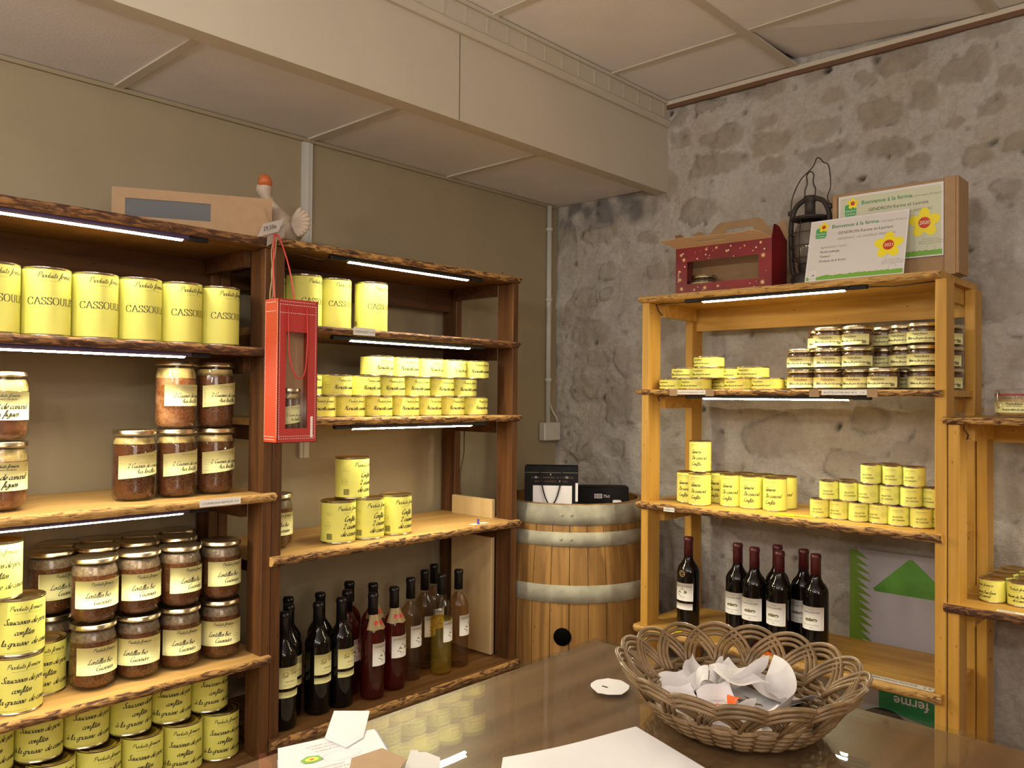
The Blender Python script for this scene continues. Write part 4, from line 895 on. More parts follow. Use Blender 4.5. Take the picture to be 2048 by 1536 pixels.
# ------------------------------------------------------------------ barrel
def rb(z, H=.92, r0=.266, r1=.312): u = (z/H-.5)*2; return r0+(r1-r0)*(1-u*u)
Mstave = wood('oak_stave', (.15, .075, .022), (.34, .185, .055), 2, .45, 5, True)
t = empty('oak_barrel', (.350, -.328, .165), rad(-28), 'old oak wine barrel with galvanised hoops standing in the corner', 'barrel')
b = MB(); n = 30; H = .92; zs = [H*i/22 for i in range(23)]
for s in range(n):
    a0 = 2*pi*s/n+.0035; a1 = 2*pi*(s+1)/n-.0035; c = (s*37 % 11)/11
    vs = []
    for z in zs:
        r = rb(z)
        for a in (a0, (a0+a1)/2, a1): vs.append((r*cos(a), r*sin(a), z))
        for a in (a1, a0): vs.append(((r-.02)*cos(a), (r-.02)*sin(a), z))
    fs = []
    for i in range(len(zs)-1):
        for k_ in range(5): q = i*5+k_; w = i*5+(k_+1) % 5; fs.append((q, w, w+5, q+5))
    fs += [(0, 4, 3, 2, 1), tuple((len(zs)-1)*5+q for q in range(5))]
    b.add(vs, fs, Mstave, False)
b.build('staves', t)
b = MB(); b.lathe([(0, .865), (.262, .865), (.262, .845), (0, .845)], Mstave, 40, smooth=False); b.build('head', t)
for z, w in ((.885, .066), (.805, .046), (.625, .058), (.295, .058), (.12, .046), (.035, .066)):
    b = MB(); P = [(rb(max(0, min(H, z-w/2)))+.0005, z-w/2), (rb(max(0, min(H, z-w/2)))+.003, z-w/2), (rb(z)+.0035, z), (rb(min(H, z+w/2))+.003, z+w/2), (rb(min(H, z+w/2))+.0005, z+w/2)]
    b.lathe(P, Mhoop, 60); h = b.build('hoop', t)
    if z > .75:
        for a in (-.52, -.40):
            c_ = MB(); r = rb(z)+.003; c_.lathe([(0, .003), (.005, .002), (.0065, 0)], Mhoop, 12); q = c_.build('rivet', h, (r*cos(a), r*sin(a), z)); q.rotation_euler = (0, rad(90), a)
a = rad(-28); r = rb(.465); b = MB()
b.lathe([(0, .0), (.030, .0), (.030, .0012), (0, .0012)], flat('black_bung_hole', (.003, .003, .002), 1, spec=0), 24); q = b.build('bung_hole', t, (r*cos(a)+.001*cos(a), r*sin(a)+.001*sin(a), .485)); q.rotation_euler = (0, rad(90), a)
# stand under the barrel
t = empty('barrel_stand', (.350, -.328, 0), 0, 'low wooden stand carrying the oak barrel in the corner', 'stand')
for y in (-.2, 0, .2): b = MB(); b.cbox(-.26, .26, y-.05, y+.05, .10, .164, Mshelfd, .003); b.build('bearer', t)
for x in (-.2, .2): b = MB(); b.cbox(x-.05, x+.05, -.26, .26, 0, .0995, Mshelfd, .003); b.build('runner', t)

# gift bag and box standing in the barrel top
def bag_shell(mb, w, d, h, mat_f, mat_s, th=.0012, inside=None):
    mb.box(0, w, 0, th, 0, h, mat_f); mb.box(0, w, d-th, d, 0, h, mat_f); mb.box(0, th, th, d-th, 0, h, mat_s); mb.box(w-th, w, th, d-th, 0, h, mat_s); mb.box(0, w, 0, d, 0, th, mat_f)
t = empty('gift_bag', (.318, -.552, 1.0315), rad(39), 'black paper gift bag with white panel and cord handle on the barrel', 'gift bag')
b = MB(); bag_shell(b, .190, .085, .172, flat('black_card', (.008, .007, .007), .6, spec=.15), flat('maroon_card', (.14, .02, .015), .5)); b.build('bag_body', t)
b = MB(); b.add([(.030, -.0004, .0), (.168, -.0004, .0), (.168, -.0004, .105), (.030, -.0004, .105)], [(0, 1, 2, 3)], Mwhitep); b.add([(.180, -.0006, .05), (.189, -.0006, .05), (.189, -.0006, .115), (.180, -.0006, .115)], [(0, 1, 2, 3)], Mwhitep)
b.add([(.0, -.0005, .150), (.190, -.0005, .150), (.190, -.0005, .1515), (.0, -.0005, .1515)], [(0, 1, 2, 3)], Mink2)
on_plane(b, font_text('SAVEURS  RAFFINEES  GOURMANDES', .0064), (0, -.0004, 0), (1, 0, 0), (0, 0, 1), .022, .130, flat('brown_print', (.12, .06, .04), .5))
on_plane(b, font_text('DELICES  SAVOUREUX  RAFFINES', .0055), (0, -.0004, 0), (1, 0, 0), (0, 0, 1), .036, .117, flat('brown_print', (.12, .06, .04), .5))
for u, v, c_ in ((.036, .130, 'O'), (.146, .131, 'U'), (.122, .117, 'X'), (.090, .141, 'v')): on_plane(b, font_text(c_, .008), (0, -.0006, 0), (1, 0, 0), (0, 0, 1), u, v, Mthread)
b.build('front_print', t)
b = MB(); b.tube(smooth_pts([(0, 0), (0, 0)]) and [(.056+.076*u, -.004, .155-.118*sin(pi*u)**.65) for u in [i/24 for i in range(25)]], .0022, Mblack, 8); b.build('handle', t)
t = empty('black_box', (.412, -.366, 1.0315), rad(42.7), 'flat black cardboard box lying behind the gift bag on the barrel', 'box')
b = MB(); b.cbox(0, .185, 0, .07, 0, .094, flat('black_card2', (.008, .007, .007), .6, spec=.15), .003); b.build('box_body', t)
b = MB(); b.add([(.060, -.0006, .052), (.088, -.0006, .052), (.088, -.0006, .068), (.060, -.0006, .068)], [(0, 1, 2, 3)], Mthread); on_plane(b, bars2d(.024, .012), (.062, -.0006, .054), (1, 0, 0), (0, 0, 1), 0, 0, Mink); on_plane(b, font_text('75cl', .010), (.092, -.0004, .055), (1, 0, 0), (0, 0, 1), 0, 0, Mthread); b.build('barcode_sticker', t)
b = MB(); b.cbox(0, .030, 0, .03, 0, .052, Mwhitep, .003); tag(b.build('white_carton', None, (.548, -.335, 1.0315), rad(42)), 'tiny white carton corner beside the black box on the barrel', 'carton')

# ------------------------------------------------------------------ counter
t = empty('counter', (1.241, -1.355, 0), 0, 'dark wooden shop counter with a glossy glass sheet on top', 'counter')
X1, Y1 = 1.82, -1.03
b = MB(); b.cbox(0, X1, Y1, 0, .910, .948, Mcounter, .003); b.build('counter_top', t)
b = MB(); b.cbox(.05, X1-.05, Y1+.05, -.05, 0, .910, Mcounter, .003); b.build('counter_base', t)
b = MB(); b.cbox(.002, X1-.002, Y1+.002, -.002, .949, .955, thin_glass('table_glass', (.93, .95, .93), .012, 1.38), .0012); b.build('glass_sheet', t)

# ------------------------------------------------------------------ wicker basket
BC = (1.660, -1.553); BA = rad(-43+0)
t = empty('wicker_basket', (BC[0], BC[1], .9555), BA, 'oval brown wicker basket with looped border full of till receipts', 'basket')
def el(a, ra, z, w=0): return ((ra+w)*cos(a), (ra*.90+w)*sin(a), z)
b = MB(); NS = 30
for k_ in range(9):
    f = k_/8; z = .006+.034*f; ra = .124+.036*f**.8; ph = (k_ % 2)*pi
    for q in (0, 1):
        b.tube([el(2*pi*i/240, ra, z+.0022*q, .0045*sin(NS/2*2*pi*i/240+ph)) for i in range(240)], .0034, Mwick, 6, closed=True)
b.build('woven_side', t)
b = MB(); b.lathe([(0, .004), (.128, .004), (.128, .008), (0, .008)], Mwick, 40); b.v = [(x, y*.9, z) for x, y, z in b.v]
for k_ in range(9): b.tube([el(2*pi*i/120, .014*k_+.012, .010, .002*sin(15*2*pi*i/120+k_*pi)) for i in range(120)], .003, Mwick, 5, closed=True)
b.build('woven_base', t)
b = MB()
for s in range(NS): a = 2*pi*s/NS; b.tube([el(a, .124, .004), el(a, .142, .020), el(a, .162, .044)], .0036, Mwick, 6)
b.build('stakes', t)
NL = 17
for s in range(NL):
    b = MB()
    for q in range(3):
        a0 = 2*pi*s/NL+.045*q; a1 = a0+2*pi/NL*2.25-.09*q; P = []
        hh = .058-.0085*q
        for i in range(17):
            u = i/16; a = a0+(a1-a0)*u; lift = sin(pi*u)**.62; tw = (u-.5)
            P.append(el(a, .156+.046*lift-.004*q+.006*(1-u)*lift, .037+hh*lift*(1.02-.16*u), .004*(1 if u < .5 else -1)*(1-lift)))
        b.tube(P, .0034, Mwick, 7)
    b.build('border_loop', t)

# receipts and slips in the basket
R = random.Random(8)
def curl(name, cx, cy, z, rz, L_, Wd, r, tilt, label, mat=Mreceipt, turn=1.2, printed=True, cat='receipt'):
    b = MB()
    def f(u, v):
        a = (u-.5)*turn*2; x = r*sin(a); rr = r*(1+.35*(v-.5)*turn/2); x = rr*sin(a); zz = rr*(1-cos(a))+.004*sin(6*v+3*u); return (x, (v-.5)*Wd, zz)
    b.sheet(f, 28, 8, mat, .0003)
    if printed:
        for k_ in range(11):
            u = .10+.07*k_; p = f(u, .15); q = f(u, .45+.35*((k_*7 % 5)/5)); n_ = f(u+.012, .15); n2 = f(u+.012, .45+.35*((k_*7 % 5)/5)); e = .0005
            b.add([(p[0], p[1], p[2]+e), (n_[0], n_[1], n_[2]+e), (n2[0], n2[1], n2[2]+e), (q[0], q[1], q[2]+e)], [(0, 1, 2, 3)], flat('faint_print', (.55, .53, .55), .6))
    o = b.build(name, None, (cx, cy, z)); o.rotation_euler = (rad(tilt[0]), rad(tilt[1]), rz); return tag(o, label, cat, 'papers in the basket')
bx, by = BC
def off(u, v): c, s = cos(BA), sin(BA); return bx+u*c-v*s, by+u*s+v*c
curl('receipt', *off(-.060, .012), .984, BA+.35, 0, .10, .052, (10, -16), 'printed white receipt bent like a saddle at the left of the basket', turn=1.15)
curl('receipt', *off(-.020, .008), 1.012, BA+.15, 0, .068, .12, (-6, 4), 'white receipt with a round tear lying on top of the papers', turn=.30)
curl('receipt', *off(-.022, -.042), .990, BA+1.25, 0, .055, .015, (-10, 8), 'tightly rolled receipt tube in the middle of the basket', turn=3.05, printed=False)
b = MB()
def strip(u, v):
    x = -.062+.175*u; y = .072+.022*sin(pi*u)-.075*u**2; return (x, y+.022*(v-.5)*(1-u*.5), .012+.058*v*(1-.35*u)-.012*u*v+.004*sin(9*u))
b.sheet(strip, 30, 6, Mreceipt, .0003)
tag(b.build('receipt', None, (bx, by, .964), BA), 'long pale receipt strip arching behind the others', 'receipt', 'papers in the basket')
curl('receipt', *off(.045, -.035), .984, BA+.2, 0, .06, .036, (4, 4), 'printed receipt with curled end at the right of the basket', turn=1.35)
curl('receipt', *off(.092, -.010), .984, BA+1.5, 0, .06, .045, (2, 10), 'crumpled receipt at the far right inside the basket', turn=1.0)
curl('receipt', *off(-.105, -.020), .984, BA+.7, 0, .045, .026, (10, -6), 'small curled slip at the left rim of the basket', turn=1.6, printed=False)
curl('receipt', *off(-.070, -.066), .974, BA+.2, 0, .06, .06, (6, 0), 'white slip lying at the front left in the basket', turn=.8, printed=False)
curl('receipt', *off(.015, -.085), .972, BA+.1, 0, .06, .07, (6, 3), 'white slip lying at the front of the basket', turn=.8, printed=False)
curl('receipt', *off(.078, -.068), .974, BA+.5, 0, .06, .05, (6, 3), 'white slip lying at the front right of the basket', turn=.9)
curl('receipt', *off(-.03, .078), .975, BA+.3, 0, .06, .07, (-8, 3), 'white slip lying at the back of the basket', turn=.8, printed=False)
curl('receipt', *off(.0, .0), .967, BA+.6, 0, .18, .17, (0, 0), 'large white sheet lining the bottom of the basket', turn=.36, printed=False)
curl('orange_slip', *off(.022, -.030), .990, BA+.6, 0, .03, .04, (20, 5), 'bit of orange paper showing between the receipts', Mfo, .6, False, 'paper slip')

# torn paper, white sheet, flyers on the counter
def flatpoly(name, pts, z, th, mat, label, cat, arts=None, group=None):
    n = len(pts); b = MB(); vs = [(x, y, z) for x, y in pts]+[(x, y, z+th) for x, y in pts]
    b.add(vs, [tuple(range(n-1, -1, -1)), tuple(range(n, 2*n))]+[(i, (i+1) % n, n+(i+1) % n, n+i) for i in range(n)], mat)
    if arts: arts(b)
    o = b.build(name); return tag(fix(o), label, cat, group)
ZT = .9553
pts = []
for i in range(26):
    a = 2*pi*i/26; r = 1+.2*noise.noise(Vector((cos(a)*2, sin(a)*2, 4))); u = .033*r*cos(a); v = .040*r*sin(a); pts.append((1.434+.82*u-.57*v, -1.574+.57*u+.82*v))
flatpoly('torn_paper', pts, ZT, .0006, Mwhitep, 'small torn white paper disc lying alone left of the basket', 'paper', lambda b: b.box(1.424, 1.435, -1.584, -1.580, ZT+.0006, ZT+.0009, Mblack))
# big white sheet / wrapping paper pile
b = MB()
def shp(u, v):
    A_, B_, C_, D_ = (1.580, -1.710), (1.502, -1.912), (1.93, -1.84), (1.66, -2.10)
    P = [(A_[k]*(1-u)+B_[k]*u)*(1-v)+(C_[k]*(1-u)+D_[k]*u)*v for k in (0, 1)]
    bow = -.010*sin(pi*u)*(1-v)
    return (P[0]-bow*.9, P[1]+bow*.4, .9620+.0035*sin(3*u+1)+.002*sin(9*u)*sin(7*v)+.0035*v)
b.sheet(shp, 24, 24, Mwhitep, .004)
tag(b.build('white_wrapping_sheets'), 'pile of plain white wrapping sheets at the front of the counter', 'paper sheets')

# ------------------------------------------------------------------ hanging red bag
t = empty('bottle_gift_bag', (.440, -1.655, 1.332), 0, 'narrow red paper bag with window and white stitching hanging from the rack', 'gift bag')
w_, d_, h_ = .112, .062, .352
def bagpt(x, y, z): return (y, x, z)   # local: x depth towards room, y along the wall
b = MB(); b.box(0, d_, 0, .0012, 0, h_, Morbag); b.box(0, d_, w_-.0012, w_, 0, h_, Morbag); b.box(0, .0012, 0, w_, 0, h_, Mkraftl)  # beige back panel paints in the reflection seen on the film window
wy0, wy1, wz0, wz1 = .022, .084, .035, .272
for y0, y1, z0, z1 in ((0, wy0, 0, h_), (wy1, w_, 0, h_), (wy0, wy1, 0, wz0), (wy0, wy1, wz1, h_)): b.box(d_-.0012, d_, y0, y1, z0, z1, Mredbag)
b.box(0, d_, 0, w_, 0, .0012, Mredbag)
def stitch(P0, P1, axis, eps):
    P0, P1 = Vector(P0), Vector(P1); L_ = (P1-P0).length; n_ = int(L_/.006); dr = (P1-P0)/L_; s = Vector(axis)*.0006
    for i in range(n_):
        a = P0+dr*(i*.006); c = a+dr*.0036; e = Vector(eps); b.add([tuple(a-s+e), tuple(c-s+e), tuple(c+s+e), tuple(a+s+e)], [(0, 1, 2, 3)], Mthread)
X = d_+.0003
for y in (.004, w_-.006): stitch((X, y, .012), (X, y, h_-.006), (0, 1, 0), (0, 0, 0))
for z in (.010, .016, h_-.006, h_-.014, h_-.034): stitch((X, .004, z), (X, w_-.005, z), (0, 0, 1), (0, 0, 0))
for x in (.004, d_-.004): stitch((x, -.0003, .014), (x, -.0003, h_-.006), (1, 0, 0), (0, 0, 0))
for z in (.008, .015, h_-.008, h_-.03): stitch((.004, -.0003, z), (d_-.004, -.0003, z), (0, 0, 1), (0, 0, 0))
b.add([(X+.0002, .093, .012), (X+.0002, .100, .012), (X+.0002, .100, .064), (X+.0002, .093, .064)], [(0, 1, 2, 3)], Mthread)
b.build('bag_body', t)
b = MB(); b.box(d_-.0022, d_-.0016, wy0, wy1, wz0, wz1, Mfilm); b.build('film_window', t)
b = MB(); b.tube(smooth_pts([(X+.002, .026, h_-.020), (X+.003, .027, .25), (X+.004, .032, .20), (X+.006, .045, .165), (X+.006, .060, .158), (X+.006, .072, .175), (X+.004, .078, .22), (X+.003, .080, .27), (X+.002, .078, h_-.020)], 5), .0017, Mcordr, 8); b.build('front_handle', t)
b = MB(); b.tube(smooth_pts([(.012, .020, h_-.01), (.0, .022, .43), (-.012, .030, .515), (-.016, .036, .518), (-.012, .044, .515), (.0, .066, .44), (.012, .078, h_-.01)], 5), .0019, Mcordr, 8); b.build('hanging_handle', t)
o = put('cuisses', (.470, -1.602, 1.3335), -.05, 'jar of duck legs inside the window of the hanging red bag'); o.scale = (.55, .55, .80)
# twine with the price tag
t = empty('price_tag', (.402, -1.628, 1.870), 0, 'cardboard price tag reading 29,50 on a twine hanging by the goose', 'price tag')
b = MB(); b.sheet(lambda u, v: (.012+.004*v, (u-.5)*.058+.012*(v-.5), (v-.5)*.034+(u-.5)*.022), 2, 2, flat('tag_card', (.50, .44, .40), .6), .0008, False)
b.sheet(lambda u, v: (.004+.004*v, (u-.5)*.05+.02, (v-.5)*.034+(u-.5)*.03-.014), 2, 2, flat('tag_card_back', (.34, .28, .24), .6), .0008, False)
on_plane(b, script('29', .013, 1.6) if False else font_text('29,50e', .010, .3), (.0165, -.022, -.012), (0, .935, .355), (0, -.355, .935), 0, 0, Mink); b.build('tag', t)
b = MB(); b.tube(smooth_pts([(.004, .018, -.012), (.006, .008, -.06), (.006, .012, -.11), (.006, .006, -.16), (.008, .004, -.188)], 5), .0022, Mtwine, 6)
b.tube(smooth_pts([(.006, .022, -.012), (.006, .018, -.06), (.004, .010, -.11), (.006, .014, -.16), (.008, .004, -.190), (.010, -.006, -.198)], 5), .0022, Mtwine, 6); b.tube([(-.004, -.006, .05), (0, .0, .03), (.01, .002, .012)], .0018, Mtwine, 6); b.build('twine', t)

# ------------------------------------------------------------------ goose figure, kraft box, stick on top of the left racks
t = empty('goose_figure', (.305, -1.530, 1.8572), rad(-25), 'weathered white ceramic goose with raised orange beak on top of the rack', 'figurine')
def blob(name, secs, mat, n=18, parent=None):
    b = MB(); vs = []
    for (x, y, z, rx, ry, tx) in secs:
        for i in range(n): a = 2*pi*i/n; vs.append((x+rx*cos(a), y+ry*sin(a), z+tx*cos(a)))
    fs = [(k_*n+i, k_*n+(i+1) % n, (k_+1)*n+(i+1) % n, (k_+1)*n+i) for k_ in range(len(secs)-1) for i in range(n)]
    fs += [tuple(range(n-1, -1, -1)), tuple(range((len(secs)-1)*n, len(secs)*n))]
    b.add(vs, fs, mat, True); return b.build(name, parent)
blob('body', [(0, 0, 0, .020, .020, 0), (0, 0, .004, .030, .034, 0), (0, .0, .025, .036, .042, 0), (0, 0, .050, .034, .040, 0), (0, -.008, .072, .028, .031, 0), (0, -.020, .092, .018, .020, 0), (0, -.032, .108, .014, .015, 0), (0, -.040, .122, .014, .016, 0), (0, -.042, .134, .0165, .019, 0), (0, -.040, .146, .0165, .019, 0), (.002, -.036, .153, .010, .012, 0)], Mstonefig, 22, t)
blob('beak', [(.004, -.040, .141, .014, .016, .004), (.008, -.040, .152, .0145, .0165, .004), (.008, -.041, .163, .012, .0145, .003), (.008, -.042, .170, .008, .009, .002), (.008, -.042, .174, .003, .003, 0)], Mbeak, 16, t)
for s in (-1, 1):
    b = MB(); n = 9; 
    for k_ in range(n):
        a = rad(-62+k_*15); L_ = .052*(1-.04*abs(k_-5)); c0 = (s*.030, .020, .050)
        P = [(c0[0]+s*.012*u*(1), c0[1]+L_*u*cos(a)*.85, c0[2]+L_*u*sin(a)) for u in (0, .35, .7, .92, 1)]
        b.tube(P, .008, Mstonefig, 8, rr=[.006, .0075, .0075, .006, .0035])
    b.build('wing', t)
t.scale = (1.12, 1.12, 1.04)
blob('foot_base', [(0, 0, 0.0, .034, .040, 0), (0, 0, .006, .033, .039, 0)], Mstonefig, 18, t)

t = empty('kraft_box', (.213, -1.937, 1.8505), rad(61.4), 'long flat kraft cardboard box with dark film window lying on the left rack', 'box')
b = MB(); W_, D_, H_ = .372, .08, .099
b = MB()
for x0, x1, z0, z1 in ((0, .030, 0, H_), (.030, .225, 0, .030), (.030, .225, .074, H_), (.225, W_, 0, H_)): b.box(x0, x1, 0, .0015, z0, z1, Mkraft)
b.box(0, W_, .0015, D_, 0, .0015, Mkraft); b.box(0, W_, D_-.0015, D_, .0015, H_, Mkraft); b.box(0, .0015, .0015, D_, .0015, H_, Mkraft); b.box(W_-.0015, W_, .0015, D_, .0015, H_, Mkraft); b.box(0, W_, .0015, D_, H_-.0015, H_, Mkraft); b.build('box_body', t)
b = MB(); b.box(.030, .225, .002, .0025, .030, .074, flat('dark_film', (.035, .04, .045), .12, coat=.8)); b.build('film_window', t)
b = MB(); b.tube([(.255, -1.300, 1.868), (.262, -1.20, 1.8705), (.268, -1.10, 1.8705), (.275, -1.0, 1.868)], .012, flat('dark_stick_wood', (.13, .06, .03), .5, var=.3, scale=30), 14, rr=[.0125, .0125, .011, .008])
o = b.build('wooden_stick'); tag(o, 'dark turned wooden stick lying on top of the wine rack', 'stick')
b = MB(); b.lathe([(0.0018, 0), (.0005, -.0), (.0006, .012), (.0025, .012), (.0025, .0135), (0, .014)], Miron, 10); tag(b.build('nail', None, (.352, -.712, 1.857)), 'small dark nail sticking up at the right end of the rack top', 'nail')

# ------------------------------------------------------------------ on top of the pine rack
ZR = 1.7875
t = empty('christmas_gift_box', (.832, -.392, ZR), rad(2), 'open dark red carry box printed with gold stars and a clear window', 'box')
W_, D_, H_ = .327, .115, .150
STAR = lambda r: poly2d([((r if i % 2 == 0 else r*.42)*cos(pi*i/8), (r if i % 2 == 0 else r*.42)*sin(pi*i/8)) for i in range(16)])
b = MB(); q = .0012
for x0, x1, z0, z1 in ((0, .042, 0, H_), (.285, W_, 0, H_), (.042, .285, 0, .032), (.042, .285, .104, H_)): b.box(x0, x1, 0, q, z0, z1, Mredcard)
b.box(0, q, q, D_, 0, H_, Mredcard); b.box(W_-q, W_, q, D_, 0, H_, Mredcard); b.box(0, W_, q, D_, 0, q, Mkraft); b.box(0, W_, D_-q, D_, q, H_, Mkraft)
R = random.Random(4); MSn = Mthread
for (u, v, r) in [(.020, .128, .007), (.030, .112, .008), (.014, .075, .006), (.016, .048, .007), (.022, .018, .008), (.105, .016, .008), (.150, .018, .006), (.180, .126, .006), (.110, .138, .006), (.145, .140, .006), (.300, .100, .009), (.298, .018, .009), (.292, .140, .006), (.068, .012, .005), (.24, .135, .004)]: on_plane(b, STAR(r), (0, 0, 0), (1, 0, 0), (0, 0, 1), u, v, Mgold2)
for _ in range(46):
    u = R.uniform(.006, W_-.006); v = R.uniform(.006, H_-.006)
    if .040 < u < .288 and .03 < v < .107: continue
    on_plane(b, disc2d(R.choice((.0012, .0018, .0026)), 8), (0, 0, 0), (1, 0, 0), (0, 0, 1), u, v, MSn)
on_plane(b, script('Gourmandises', .005, 1), (0, 0, 0), (1, 0, 0), (0, 0, 1), .012, .040, MSn, ang=pi/2)
b.build('box_body', t)
b = MB(); b.box(.042, .285, .002, .0025, .032, .104, Mfilm); b.build('film_window', t)
def outline_sheet(name, pts, O, X, Y, th, mf, mb_, parent, hole=None):
    O, X, Y = Vector(O), Vector(X).normalized(), Vector(Y).normalized(); N = X.cross(Y)
    import bmesh
    bm = bmesh.new(); vs = [bm.verts.new(O+X*a+Y*c) for a, c in pts]
    E_ = [bm.edges.new((vs[i], vs[(i+1) % len(vs)])) for i in range(len(vs))]
    if hole:
        hv = [bm.verts.new(O+X*a+Y*c) for a, c in hole]; E_ += [bm.edges.new((hv[i], hv[(i+1) % len(hv)])) for i in range(len(hv))]
    g = bmesh.ops.triangle_fill(bm, use_beauty=True, edges=E_); fc = [f for f in g['geom'] if isinstance(f, bmesh.types.BMFace)]
    for f in fc:
        f.normal_update()
        if f.normal.dot(N) < 0: f.normal_flip()
        f.material_index = 0
    ex = bmesh.ops.extrude_face_region(bm, geom=bm.faces[:]); nv = [v for v in ex['geom'] if isinstance(v, bmesh.types.BMVert)]
    for v in nv: v.co -= N*th
    bm.normal_update()
    me = bpy.data.meshes.new(name); me.materials.append(mf); me.materials.append(mb_)
    for f in bm.faces: f.material_index = 0 if (f.calc_center_median()-O).dot(N) > -th*.75 else 1
    bm.to_mesh(me); bm.free(); o = bpy.data.objects.new(name, me); COL.objects.link(o)
    if parent: o.parent = parent
    return o
def rr2(x0, x1, y0, y1, r, n=6):
    P = []
    for cx, cy, a0 in ((x1-r, y0+r, -pi/2), (x1-r, y1-r, 0), (x0+r, y1-r, pi/2), (x0+r, y0+r, pi)):
        P += [(cx+r*cos(a0+pi/2*i/n), cy+r*sin(a0+pi/2*i/n)) for i in range(n+1)]
    return P
flap = [(0, 0), (W_, 0), (W_+.004, .05), (W_-.006, .075), (W_-.022, .078), (W_-.034, .070), (W_-.045, .058), (W_-.058, .058), (W_-.085, .092), (W_-.10, .098), (.10, .098), (.085, .092), (.055, .058), (.042, .060), (.032, .075), (.015, .078), (.002, .070), (-.003, .05)]
outline_sheet('back_flap', flap, (0, D_-.002, H_-.002), (1, 0, 0), (0, .10, 1), .0012, Mkraft, Mredcard, t, rr2(.120, .215, .050, .072, .010))
fl2 = [(0, 0), (W_, 0), (W_-.012, .030), (W_-.03, .050), (W_-.05, .056), (W_-.075, .050), (.27*W_+.1, .052), (.05, .060), (-.022, .058), (-.030, .048), (-.01, .03)]
outline_sheet('front_flap', fl2, (0, .0, H_+.0), (1, 0, 0), (0, -.75, .30), .0012, Mkraftl, Mredcard, t, rr2(.090, .190, .024, .036, .0055))
outline_sheet('left_flap', [(0, 0), (D_, 0), (D_-.015, .05), (D_*.5, .062), (.02, .045)], (.0, D_, H_), (0, -1, 0), (-.25, 0, 1), .0012, Mkraft, Mkraft, t)
outline_sheet('right_flap', [(0, 0), (D_, 0), (D_, .006), (D_*.75, .018), (D_*.4, .040), (.014, .044), (.003, .040)], (W_, 0, H_), (0, 1, 0), (.12, 0, 1), .0012, Mredcard, Mkraft, t)
o = put('terrine', (.906, -.338, ZR+.0018), fr_(0), 'small potted duck jar inside the red Christmas box window')

# hurricane lantern
t = empty('hurricane_lantern', (1.236, -.285, ZR), rad(-10), 'old rusty black hurricane lantern with wire guard standing on the pine rack', 'lantern')
b = MB(); b.lathe([(.0, 0), (.052, 0), (.054, .006), (.054, .030), (.046, .042), (.030, .048), (.0, .048)], Miron, 30); b.build('fuel_tank', t)
b = MB(); b.lathe([(.030, .048), (.034, .060), (.036, .070), (.028, .076)], Miron, 24); b.build('burner', t)
b = MB(); b.lathe([(.032, .072), (.044, .090), (.050, .125), (.047, .165), (.036, .195), (.034, .206)], thin_glass('sooty_glass', (.80, .78, .74), .1, 1.5), 30)
b.lathe([(.030, .074), (.042, .090), (.048, .125), (.045, .165), (.034, .195)], liq('dusty_haze_glass', (.75, .72, .68), .55), 30); b.build('glass_globe', t)
b = MB(); b.lathe([(.036, .206), (.055, .208), (.057, .214), (.030, .219), (.016, .223), (.015, .262), (.019, .266), (.019, .280), (.0, .284)], Miron, 26); b.build('chimney_cap', t)
for s in (-1, 1):
    b = MB(); b.tube(smooth_pts([(s*.045, 0, .035), (s*.058, 0, .055), (s*.064, 0, .11), (s*.066, 0, .18), (s*.062, 0, .225), (s*.045, 0, .258), (s*.018, 0, .272)], 5), .0075, Miron, 12); b.build('side_tube', t)
b = MB()
for z, r in ((.088, .052), (.125, .058), (.165, .056)): b.tube([(r*cos(2*pi*i/30), r*sin(2*pi*i/30), z) for i in range(30)], .0014, Miron, 5, closed=True)
for a in (-1.57, 1.57): b.tube([(.05*cos(a), .05*sin(a), .06), (.058*cos(a), .058*sin(a), .125), (.05*cos(a), .05*sin(a), .20)], .0014, Miron, 5)
b.build('wire_guard', t)
b = MB(); b.tube(smooth_pts([(-.016, 0, .28), (-.018, 0, .300), (-.010, 0, .322), (-.012, 0, .345), (0, 0, .356), (.012, 0, .345), (.010, 0, .322), (.018, 0, .300), (.016, 0, .28)], 5), .0020, Miron, 7); b.build('lifting_loop', t)
b = MB(); b.tube(smooth_pts([(-.066, .0, .235), (-.062, 0, .285), (-.035, .0, .335), (-.005, .0, .358), (.012, .0, .372), (.022, .0, .392), (.034, .0, .388), (.044, .0, .375), (.062, .0, .360), (.068, .0, .300), (.058, .0, .268), (.066, .0, .245)], 6), .0018, Miron, 7); b.build('carrying_handle', t)
for s in (-1, 1): b = MB(); b.lathe([(0, -.008), (.008, -.006), (.009, .006), (0, .010)], Miron, 12); b.build('handle_lug', t, (s*.067, 0, .238))

